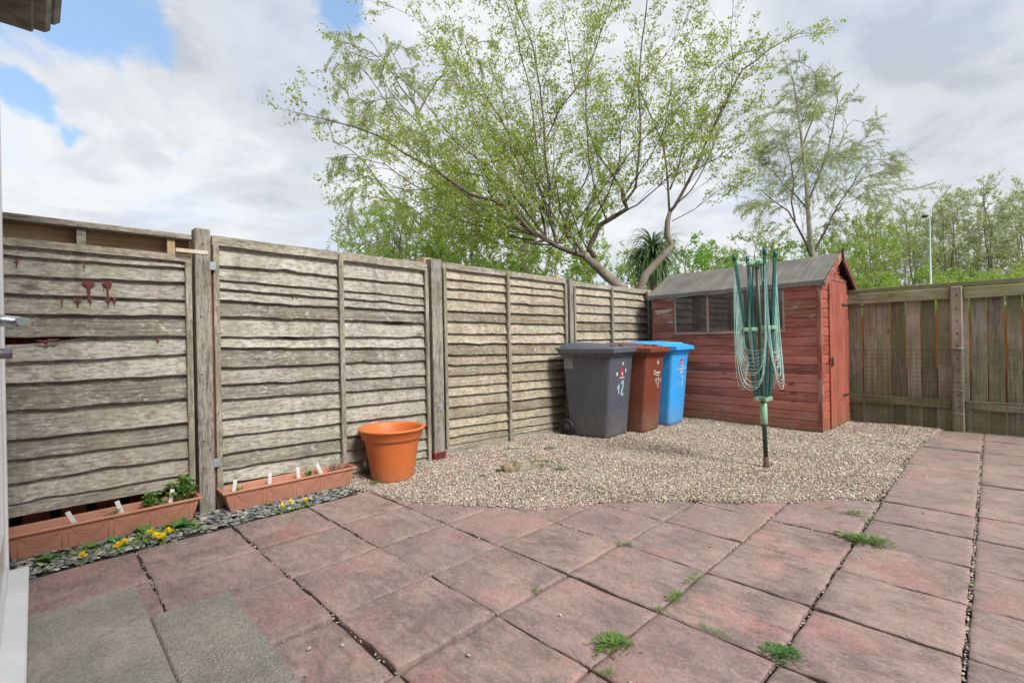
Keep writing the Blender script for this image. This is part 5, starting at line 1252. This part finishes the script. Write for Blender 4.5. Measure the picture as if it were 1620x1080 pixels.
class Tree:
    def __init__(s, seed): s.r = random.Random(seed); s.mb = MB(); s.pts = []; s.red = []
    def limb(s, pts, r0, r1, n=7): 
        k = len(pts); 
        # densify with a slight wobble
        out = []; 
        for i in range(k - 1):
            a, b = Vector(pts[i]), Vector(pts[i + 1]); m = max(1, int((b - a).length / .25))
            for j in range(m): out.append(a.lerp(b, j / m) + Vector((s.r.uniform(-1, 1), s.r.uniform(-1, 1), s.r.uniform(-1, 1))) * (.012 if out else 0))
        out.append(Vector(pts[-1])); m = len(out)
        rad = [r0 + (r1 - r0) * (i / (m - 1)) ** .8 for i in range(m)]
        s.mb.tube(out, rad, n, caps=False); return out, rad
    def twig(s, p, d, L, r_, lvl, lf, up=.25, spread=.75, droop=0.0, nleaf=1.0, sub=3):
        seg = 5 if lvl else 4; pts = [Vector(p)]; dd = d.normalized()
        for i in range(seg):
            dd = (dd + Vector((s.r.uniform(-1, 1), s.r.uniform(-1, 1), s.r.uniform(-1, 1))) * .16 + Vector((0, 0, up * .3 - droop * (i + 1) / seg))).normalized()
            pts.append(pts[-1] + dd * L / seg)
        s.mb.tube(pts, [r_ * (1 - .75 * i / seg) for i in range(seg + 1)], 4 if lvl > 0 else 3, caps=False, smooth=False)
        if lvl <= 1:
            m = int(lf * L * nleaf * (1 if lvl == 0 else .6) + s.r.random())
            for _ in range(m):
                u = s.r.uniform(.1, 1.0) * seg; i = min(seg - 1, int(u)); q = pts[i].lerp(pts[i + 1], u - i)
                s.pts.append((q.x + s.r.uniform(-.03, .03), q.y + s.r.uniform(-.03, .03), q.z + s.r.uniform(-.03, .03)))
        if lvl > 0:
            for _ in range(sub + (s.r.random() < .5)):
                u = s.r.uniform(.2, 1.0) * seg; i = min(seg - 1, int(u)); q = pts[i].lerp(pts[i + 1], u - i)
                d0 = (pts[i + 1] - pts[i]).normalized(); rv = Vector((s.r.gauss(0, 1), s.r.gauss(0, 1), s.r.gauss(0, 1))); rv = (rv - d0 * rv.dot(d0)).normalized()
                s.twig(q, d0 + rv * spread * s.r.uniform(.6, 1.3), L * s.r.uniform(.38, .62), r_ * .5, lvl - 1, lf, up, spread, droop, nleaf, sub)
# -- cherry tree in full young leaf, growing beyond the far corner of the fence
m_cbark = wood('cherry_bark', light=(.36, .31, .27), mid=(.25, .205, .175), dark=(.12, .09, .08), axis='z', bump=.6, green=.25)
m_twig = plain('dark_twig', (.07, .045, .04), .9)
m_cleaf = leafmat('cherry_leaf', (.26, .38, .05), (.43, .54, .11), .42)
m_cbud = leafmat('cherry_faded_blossom', (.30, .16, .11), (.42, .25, .17), .3)
CT = thing('cherry_tree', 'wide spreading cherry tree in pale green young leaf beyond the fence corner', 'tree', (-4.9, 8.0, 0))
c0 = Vector((-4.9, 8.0, 0))
T = Tree(11)
def L2(pxs, d0, d1): k = len(pxs); return [at(x_, y_, d0 + (d1 - d0) * i / (k - 1)) - c0 for i, (x_, y_) in enumerate(pxs)]
trunkm = MB()
def trunk(pts, radii): trunkm.tube(pts, radii, 14, caps=False)
base = Vector((.22, .12, -.1)); 
tr1 = [base] + L2([(985, 458), (962, 438), (941, 419), (925, 405), (912, 400)], 9.0, 9.0)
trunk([base, Vector((.15, .05, .9)), tr1[1] * 1.0, tr1[2], tr1[3], tr1[4]], [.17, .14, .10, .092, .08, .06])
tr2 = [Vector((.30, .25, 1.0))] + L2([(1012, 456), (1023, 433), (1049, 405), (1063, 387), (1055, 373), (1056, 350), (1060, 335)], 9.0, 8.9)
trunk([Vector((.2, .15, .2))] + tr2, [.11, .10, .085, .075, .066, .06, .055, .048, .036])
limbs = [
 ([(925, 405), (912, 401), (881, 390), (864, 379), (839, 365), (825, 348), (807, 328), (780, 318), (745, 308), (711, 285), (668, 257), (640, 243), (600, 215), (560, 200), (520, 190), (487, 183)], 9.0, 7.2, .085, .008, 1.0),
 ([(881, 390), (870, 348), (861, 314), (839, 265), (810, 223), (792, 190), (774, 160), (752, 122)], 9.0, 8.6, .055, .008, .95),
 ([(864, 379), (855, 330), (865, 306), (835, 247), (796, 197), (776, 163), (735, 130), (700, 95)], 9.0, 9.8, .04, .006, .9),
 ([(870, 348), (870, 296), (862, 240), (860, 197), (855, 138), (843, 74), (816, 10), (805, -40), (790, -90)], 9.0, 9.3, .042, .008, .95),
 ([(862, 225), (885, 172), (910, 143), (934, 99), (959, 30), (975, -25), (985, -70)], 9.2, 8.6, .028, .006, .9),
 ([(941, 407), (930, 392), (941, 373), (949, 356), (972, 342), (992, 331), (986, 314), (985, 302)], 9.0, 9.1, .085, .05, .3),
 ([(990, 318), (1006, 297), (1009, 265), (1012, 237), (1013, 214), (1010, 134), (1016, 61), (1025, 0), (1028, -45), (1034, -90)], 9.1, 8.9, .042, .008, 1.0),
 ([(985, 302), (965, 270), (945, 244), (927, 195), (927, 122), (930, 60), (925, 10)], 9.1, 9.9, .032, .006, .95),
 ([(884, 380), (924, 334), (966, 282), (1000, 240), (1031, 208), (1074, 171), (1129, 110), (1153, 92), (1196, 79)], 8.9, 8.2, .026, .006, .9),
 ([(925, 405), (912, 385), (893, 362), (905, 320), (925, 290), (940, 250)], 9.0, 9.5, .05, .012, .8),
 ([(1060, 335), (1068, 327), (1098, 269), (1120, 220), (1141, 174), (1159, 140), (1175, 110), (1217, 79), (1263, 53)], 8.9, 8.3, .052, .007, 1.0),
 ([(1059, 335), (1056, 275), (1049, 226), (1025, 171), (1010, 140), (1000, 100)], 8.9, 9.4, .036, .008, .9),
 ([(1120, 220), (1140, 185), (1158, 145), (1160, 95), (1155, 50), (1160, 5)], 8.7, 8.6, .018, .005, .7),
 ([(860, 370), (798, 291), (760, 255), (719, 223), (663, 151), (630, 122), (599, 100), (553, 82)], 9.0, 8.2, .035, .006, .9),
 ([(796, 197), (770, 170), (727, 131), (700, 85), (687, 56), (655, 28), (623, 12)], 9.3, 8.9, .016, .004, .55),
 ([(850, 240), (838, 140), (818, 60), (800, 0), (785, -50), (770, -90)], 9.1, 9.9, .024, .006, .9),
 ([(910, 143), (900, 80), (890, 20), (885, -40)], 9.0, 9.4, .018, .005, .8),
 ([(1010, 134), (1050, 90), (1080, 45), (1092, 15)], 8.9, 8.4, .014, .004, .6),
 ([(1098, 269), (1150, 245), (1180, 220), (1215, 205)], 8.8, 8.4, .016, .004, .7),
 ([(839, 365), (780, 360), (730, 350), (690, 320), (650, 300)], 9.0, 9.8, .03, .006, .9),
 ([(711, 285), (680, 300), (640, 300), (600, 285), (565, 275)], 8.0, 7.6, .016, .004, .8),
 ([(807, 328), (770, 280), (720, 270), (670, 215), (620, 190), (560, 150)], 8.8, 9.5, .022, .005, .8),
 ([(900, 370), (860, 400), (810, 395), (760, 370), (700, 375)], 9.0, 9.8, .02, .005, .9),
 ([(1063, 350), (1100, 330), (1140, 300), (1170, 290)], 8.9, 8.6, .014, .004, .8)]
fan = random.Random(44)
for (sx, sy), (ex, ey) in [((850, 376), (700, 190)), ((845, 372), (660, 235)), ((860, 380), (745, 150)), ((905, 385), (820, 180)), ((900, 375), (880, 150)), ((915, 375), (955, 160)), ((930, 360), (1000, 150)), ((985, 315), (1060, 150)), ((975, 340), (1090, 230)), ((845, 380), (690, 300)), ((835, 368), (620, 300)), ((880, 388), (740, 330)), ((930, 395), (900, 270)), ((870, 350), (780, 100)), ((1062, 330), (1150, 170)), ((1060, 300), (1085, 120)), ((840, 372), (600, 230)), ((890, 385), (800, 330)), ((960, 350), (930, 120)), ((880, 360), (720, 60))]:
    mx, my = (sx + ex) / 2 + (ey - sy) * -.06 * (1 if ex > sx else -1), (sy + ey) / 2 + 12
    limbs.append(([(sx, sy), ((sx + mx) / 2 + fan.uniform(-6, 6), (sy + my) / 2 + 6), (mx, my), ((mx + ex) / 2 + fan.uniform(-8, 8), (my + ey) / 2), (ex, ey)], 9.0, 9.0 + fan.uniform(-1.6, 1.6), .026, .005, .9))
T.limb(L2([(864, 379), (850, 383), (838, 381)], 8.95, 8.9), .032, .012)
for (px, d0, d1, r0, r1, dens) in limbs:
    out, rad = T.limb(L2(px, d0, d1), r0 * .62, r1 * .8)
    m = len(out)
    for i in range(1, m):
        if rad[i] > .04 and T.r.random() < .6: continue
        for _ in range(2 if T.r.random() < .80 * dens else (1 if T.r.random() < .7 else 0)):
            dl = (out[i] - out[i - 1]).normalized(); rv = Vector((T.r.gauss(0, 1), T.r.gauss(0, 1), T.r.gauss(0, 1))); rv = (rv - dl * rv.dot(dl)).normalized()
            fr = i / m; L = T.r.uniform(.5, 1.2) * (1.12 - .80 * fr)
            T.twig(out[i], dl * 1.15 + rv * .8, L * 1.2, max(.0035, rad[i] * .30), 1 if T.r.random() < .25 else 2, 14.5, .16, .62, .0, 1.0, 3)
    T.twig(out[-1], out[-1] - out[-2], .3, .004, 1, 13, .1, .6, 0, 1, 2)
trunkm.build('trunk', m_cbark, CT)
T.mb.build('branches', m_twig if False else wood('cherry_branch', light=(.19, .145, .125), mid=(.115, .08, .07), dark=(.055, .038, .035), axis='z', bump=.5), CT)
tp = np.array(T.pts); rg = np.random.default_rng(8)
big = np.concatenate([tp, tp[rg.random(len(tp)) < .6] + rg.normal(0, .035, (int(1), 3))])
emit_leaves('leaves', big, None, .060, .032, m_cleaf, CT, 1)
emit_leaves('faded_blossom', tp[rg.random(len(tp)) < .42] + .01, None, .040, .024, m_cbud, CT, 2)
print('cherry leaves', len(big))

# -- birches
m_bbark = wood('birch_bark', light=(.46, .44, .38), mid=(.33, .31, .25), dark=(.13, .11, .09), axis='x', bump=.3, green=.4)
m_btwig = plain('birch_twig', (.16, .13, .10), .9)
m_bleaf = leafmat('birch_leaf', (.29, .36, .12), (.42, .47, .20), .6)
m_bleaf2 = leafmat('pale_birch_leaf', (.31, .36, .16), (.44, .48, .25), .6)
def birch(label, loc, limbs, depth, seed, lf, mat, droop=.35, Ls=(1.0, 2.4), leafL=.085, sub=3, group=None, dens=1.0):
    t = thing('birch_tree', label, 'tree', loc, 0, group); c = Vector(loc); T = Tree(seed)
    for n_, (px, d0, d1, r0, r1) in enumerate(limbs):
        k = len(px); pts = [at(x_, y_, depth + d0 + (d1 - d0) * i / (k - 1)) - c for i, (x_, y_) in enumerate(px)]
        if n_ == 0: pts = [Vector((0, 0, -.1))] + pts
        if n_ == 0:
            mbt = MB(); mbt.tube(pts, [r0 + (r1 - r0) * i / (len(pts) - 1) for i in range(len(pts))], 10, caps=False); mbt.build('trunk', m_bbark, t); out = []
            for a, b in zip(pts[1:-1], pts[2:]):
                m = max(1, int((b - a).length / .45)); out += [a.lerp(b, j / m) for j in range(m)]
        else: out, rad = T.limb(pts, r0, r1, 5)
        if n_ > 0: out = out[::2]
        for i in range(2, len(out)):
            if T.r.random() > dens: continue
            dl = (out[i] - out[i - 1]).normalized(); rv = Vector((T.r.gauss(0, 1), T.r.gauss(0, 1), T.r.gauss(0, .6))); rv = (rv - dl * rv.dot(dl)).normalized()
            T.twig(out[i], dl * .7 + rv, T.r.uniform(*Ls) * (1.15 - .5 * i / len(out)), .014, 2, lf, .25, .8, droop, 1.0, sub)
    T.mb.build('branches', m_btwig, t)
    tp = np.array(T.pts); print(label[:20], len(tp)); emit_leaves('leaves', tp, None, leafL, leafL * .55, mat, t, seed, .5)
    return t
gp = lambda px, D: (lambda p: (p.x, p.y, -.05))(at(px, 540, D))
birch('tall airy birch with open see-through crown, behind the shed roof', gp(1296, 22), [
  ([(1291, 425), (1285, 400), (1281, 370), (1278, 330), (1275, 280), (1268, 220), (1262, 170), (1255, 130), (1250, 105)], 0, 0, .15, .010),
  ([(1288, 415), (1275, 385), (1262, 360), (1248, 335), (1225, 318), (1202, 300)], 0, -1, .07, .015),
  ([(1258, 350), (1252, 320), (1256, 290), (1250, 250), (1235, 200)], 0, .8, .045, .012),
  ([(1278, 330), (1260, 310), (1238, 290), (1222, 270), (1200, 255)], 0, 1, .04, .01),
  ([(1290, 395), (1308, 360), (1325, 325), (1350, 290), (1362, 268), (1385, 245)], 0, -1, .06, .012),
  ([(1278, 320), (1295, 280), (1310, 240), (1318, 200), (1325, 160), (1318, 130)], 0, .8, .06, .012),
  ([(1270, 230), (1285, 190), (1293, 150), (1290, 120), (1283, 108)], 0, -.5, .04, .01),
  ([(1300, 260), (1330, 225), (1340, 200), (1350, 190)], 0, .5, .03, .01)], 22, 31, 85, m_bleaf2, .30, (1.1, 2.6), .050, 6)
birch('tall drooping birch at the left behind the cherry tree', gp(735, 15), [
  ([(730, 440), (722, 400), (705, 340), (690, 280), (672, 220), (655, 165), (635, 110), (610, 65)], 0, 0, .085, .012),
  ([(650, 330), (625, 320), (600, 290), (575, 255), (552, 235), (528, 225)], 0, -1, .04, .01),
  ([(680, 250), (650, 220), (620, 175), (590, 130), (570, 100)], 0, .5, .04, .01),
  ([(655, 165), (635, 140), (610, 100), (590, 70)], 0, .6, .03, .01),
  ([(690, 280), (645, 232), (600, 200), (560, 180), (540, 172)], 0, -1.2, .03, .008), ([(665, 200), (625, 155), (590, 110), (575, 85)], 0, -.8, .025, .008), ([(700, 320), (650, 290), (610, 260), (570, 250), (535, 248)], 0, -1.4, .03, .008), ([(715, 370), (670, 350), (625, 320), (585, 310), (560, 315)], 0, -1.4, .03, .008),
  ([(660, 180), (690, 130), (720, 100), (755, 70)], 0, .6, .03, .01),
  ([(700, 320), (660, 340), (630, 330), (600, 350), (575, 370)], 0, .8, .03, .01),
  ([(725, 410), (690, 400), (650, 390), (610, 375), (575, 385), (560, 395)], 0, -.5, .03, .01)], 15, 37, 75, m_bleaf2, .55, (.8, 1.7), .060, 4)
LM = 4.5
def soft_tree(name, label, cat, loc, h, w, seed, mat, bark, lf=5, stems=3, group=None, Ls=.5, leafL=.10, levels=2, wind=0.0, sub=3, droop=.05):
    t = thing(name, label, cat, loc, 0, group); T = Tree(seed)
    mbt = MB()
    for k in range(stems):
        a = 6.283 * k / stems + T.r.uniform(-.4, .4); top = Vector((math.cos(a) * w * .30 * T.r.uniform(.4, 1) + wind, math.sin(a) * w * .30 * T.r.uniform(.4, 1), h * T.r.uniform(.82, 1.0)))
        if stems == 1: top = Vector((wind, 0, h * .96))
        b0 = Vector((math.cos(a) * .12 * (stems > 1), math.sin(a) * .12 * (stems > 1), -.05)); n_ = 7
        pts = [b0.lerp(top, i / n_) + Vector((T.r.uniform(-.12, .12), T.r.uniform(-.12, .12), 0)) * (i > 0) + Vector((math.cos(a), math.sin(a), 0)) * .1 * w * math.sin(math.pi * i / n_) for i in range(n_ + 1)]
        r0 = .006 * h + .015; mbt.tube(pts, [r0 * (1 - .85 * i / n_) for i in range(n_ + 1)], 6, caps=False)
        m = int(h * 2.6)
        for i in range(m):
            u = (.22 + .78 * i / m) * n_; j = min(n_ - 1, int(u)); q = pts[j].lerp(pts[j + 1], u - j)
            a2 = T.r.uniform(0, 6.283); el = T.r.uniform(.25, 1.0); d = Vector((math.cos(a2), math.sin(a2), el))
            prof = math.sin(math.pi * min(1, .25 + .75 * (u / n_))) ** .6
            T.twig(q, d, w * Ls * T.r.uniform(.5, 1.0) * (prof * .75 + .25), .012, levels, lf * LM, .25, .75, droop, 1.0, sub)
    mbt.build('trunk', bark, t)
    T.mb.build('branches', m_btwig, t); tp = np.array(T.pts); emit_leaves('leaves', tp, None, leafL, leafL * .6, mat, t, seed); print(name, len(tp))
    return t
m_gbark = wood('grey_tree_bark', light=(.26, .23, .19), mid=(.18, .155, .125), dark=(.09, .075, .06), axis='z', bump=.4, green=.3)
m_gleaf = leafmat('fresh_green_leaf', (.15, .33, .045), (.27, .45, .08), .4)
m_gleaf2 = leafmat('yellow_green_leaf', (.24, .38, .06), (.38, .50, .11), .42)
m_dleaf = leafmat('bush_leaf', (.11, .25, .045), (.20, .36, .07), .35)
def gx(px, D, z=-.05): p = at(px, 540, D); return (p.x, p.y, z)
# understorey between the birches and the fence, each its own plant
soft_tree('young_tree', 'slender yellow-green young tree behind the left fence, left of the cherry trunk', 'tree', gx(720, 13), 5.4, 4.2, 51, m_gleaf2, m_gbark, 13, 3, leafL=.075)
soft_tree('young_tree', 'small open tree with thin stems rising at the far left of the tree group', 'tree', gx(610, 14), 4.9, 3.8, 52, m_bleaf, m_gbark, 13, 3, leafL=.06)
soft_tree('young_tree', 'low leafy tree filling the gap behind the cherry fork', 'tree', gx(880, 14), 5.2, 4.4, 53, m_gleaf2, m_gbark, 14, 3, leafL=.08)
soft_tree('bush', 'dense fresh green bush right behind the cordyline', 'bush', gx(1100, 15), 4.2, 3.6, 54, m_gleaf, m_gbark, 10, 5, leafL=.09, Ls=.42, levels=2)
soft_tree('bush', 'green bush behind the shed roof, just right of the dryer top', 'bush', gx(1175, 18), 4.0, 3.4, 55, m_dleaf, m_gbark, 9, 5, leafL=.10, Ls=.42)
soft_tree('young_tree', 'leafy yellow-green tree filling the left underside of the cherry crown', 'tree', gx(665, 12.5), 4.6, 4.0, 58, m_gleaf2, m_gbark, 11, 4, leafL=.07)
soft_tree('young_tree', 'leafy tree behind the lower cherry limbs, above the bolted post', 'tree', gx(790, 13.5), 5.9, 4.6, 59, m_gleaf2, m_gbark, 11, 4, leafL=.075)
soft_tree('bush', 'green bush low behind the left fence, right of the bolted post', 'bush', gx(800, 12), 3.4, 3.4, 57, m_gleaf2, m_gbark, 10, 4, leafL=.075, Ls=.42)
soft_tree('bush', 'green bush low behind the cherry trunk base', 'bush', gx(960, 13), 3.4, 3.4, 56, m_gleaf2, m_gbark, 9, 4, leafL=.08, Ls=.42)
proto = [soft_tree('young_tree', 'yellow-green bushy tree behind the shed ridge, left of the tall airy birch trunk', 'tree', gx(1235, 24), 6.6, 4.4, 61, m_gleaf2, m_gbark, 5.5, 4, leafL=.11),
         soft_tree('young_tree', 'slim windblown tree with grey-green leaves in the row beyond the back fence', 'tree', gx(1425, 30), 10.8, 4.6, 62, m_bleaf, m_gbark, 4.2, 3, 'row of trees beyond the back fence', leafL=.11, wind=-.5),
         soft_tree('young_tree', 'slim windblown tree with grey-green leaves in the row beyond the back fence', 'tree', gx(1545, 29), 11.2, 5.2, 63, m_bleaf2, m_gbark, 4.8, 3, 'row of trees beyond the back fence', leafL=.11, wind=-.6)]
def cp(src, px, D, rz, s, label=None, sz=None):
    o = copy_tree(src); o.location = gx(px, D); o.rotation_euler = (0, 0, rz); o.scale = (s, s, sz or s)
    if label: o['label'] = label
    return o
cp(proto[0], 1345, 23, 1.9, 1.0, 'yellow-green bushy tree right of the tall airy birch, above the shed gable')
cp(proto[0], 1290, 26, 3.9, .95, 'yellow-green bushy tree hidden low behind the foot of the airy birch')
for a in [(1, 1385, 31, 1.2, .92), (1, 1470, 33, 2.4, 1.06), (2, 1505, 34, 4.0, .98), (1, 1580, 31, 3.3, .98), (2, 1620, 28, 1.0, .98), (2, 1440, 36, 2.0, 1.0), (1, 1655, 32, 5.0, 1.1), (2, 1690, 30, 2.7, 1.0), (1, 1170, 34, .7, .75), (2, 1130, 36, 1.7, .72)]:
    cp(proto[a[0]], *a[1:])
hb = soft_tree('bush', 'low leafy bush in the hedge line just beyond the back fence', 'bush', gx(1400, 22), 3.6, 4.2, 71, m_gleaf2, m_gbark, 10, 6, 'hedge bushes beyond the back fence', leafL=.10, Ls=.40)
for a in [(1465, 24, 1.0, 1.08), (1520, 21, 2.2, .9), (1575, 23, 3.0, 1.05), (1630, 20, 4.2, .92), (1350, 25, 5.0, 1.0), (1290, 21, .6, .85), (1230, 22, 1.5, .95), (1690, 22, 2.0, 1.0)]:
    o = cp(hb, *a)
# cordyline
m_cord = leafmat('strap_leaf', (.09, .17, .06), (.22, .32, .15), .2, rough=.35)
CD = thing('cordyline', 'spiky strap-leaved cordyline drooping between the cherry trunks and the shed', 'cordyline', gx(1035, 10.6))
mb = MB(); mb.tube([(0, 0, 0), (.03, 0, 1.5), (0, 0, 3.2)], [.10, .09, .07], 10); mb.build('trunk', m_gbark, CD)
mb = MB(); cr_ = random.Random(9)
for k in range(330):
    a = cr_.uniform(0, 6.28); e = R(cr_.uniform(-25, 85)); L = cr_.uniform(.65, 1.0)
    leaf(mb, (0, 0, 3.05 + cr_.uniform(-.30, .14)), a, e, L, .020, cr_.uniform(.22, .42), 7)
mb.build('strap_leaves', m_cord, CD)
# lamp post
LP = thing('lamp_post', 'thin pale green-grey lamp post rising above the back fence', 'lamp post', gx(1474, 19.2))
m_lp = plain('pale_green_steel', (.50, .62, .62), .5, var=.1)
mb = MB(); mb.tube([(0, 0, 0), (0, 0, 1.4), (0, 0, 1.42), (0, 0, 5.72), (-.06, -.05, 5.86)], [.065, .065, .045, .032, .028], 12); mb.build('pole', m_lp, LP)
mb = MB(); mb.box((-.24, -.08, 5.82), (-.01, .08, 5.90), bev=.025); mb.box((-.22, -.06, 5.805), (-.04, .06, 5.819), bev=.005); lh = mb.build('lantern', plain('dark_lantern', (.06, .06, .065), .5), LP)
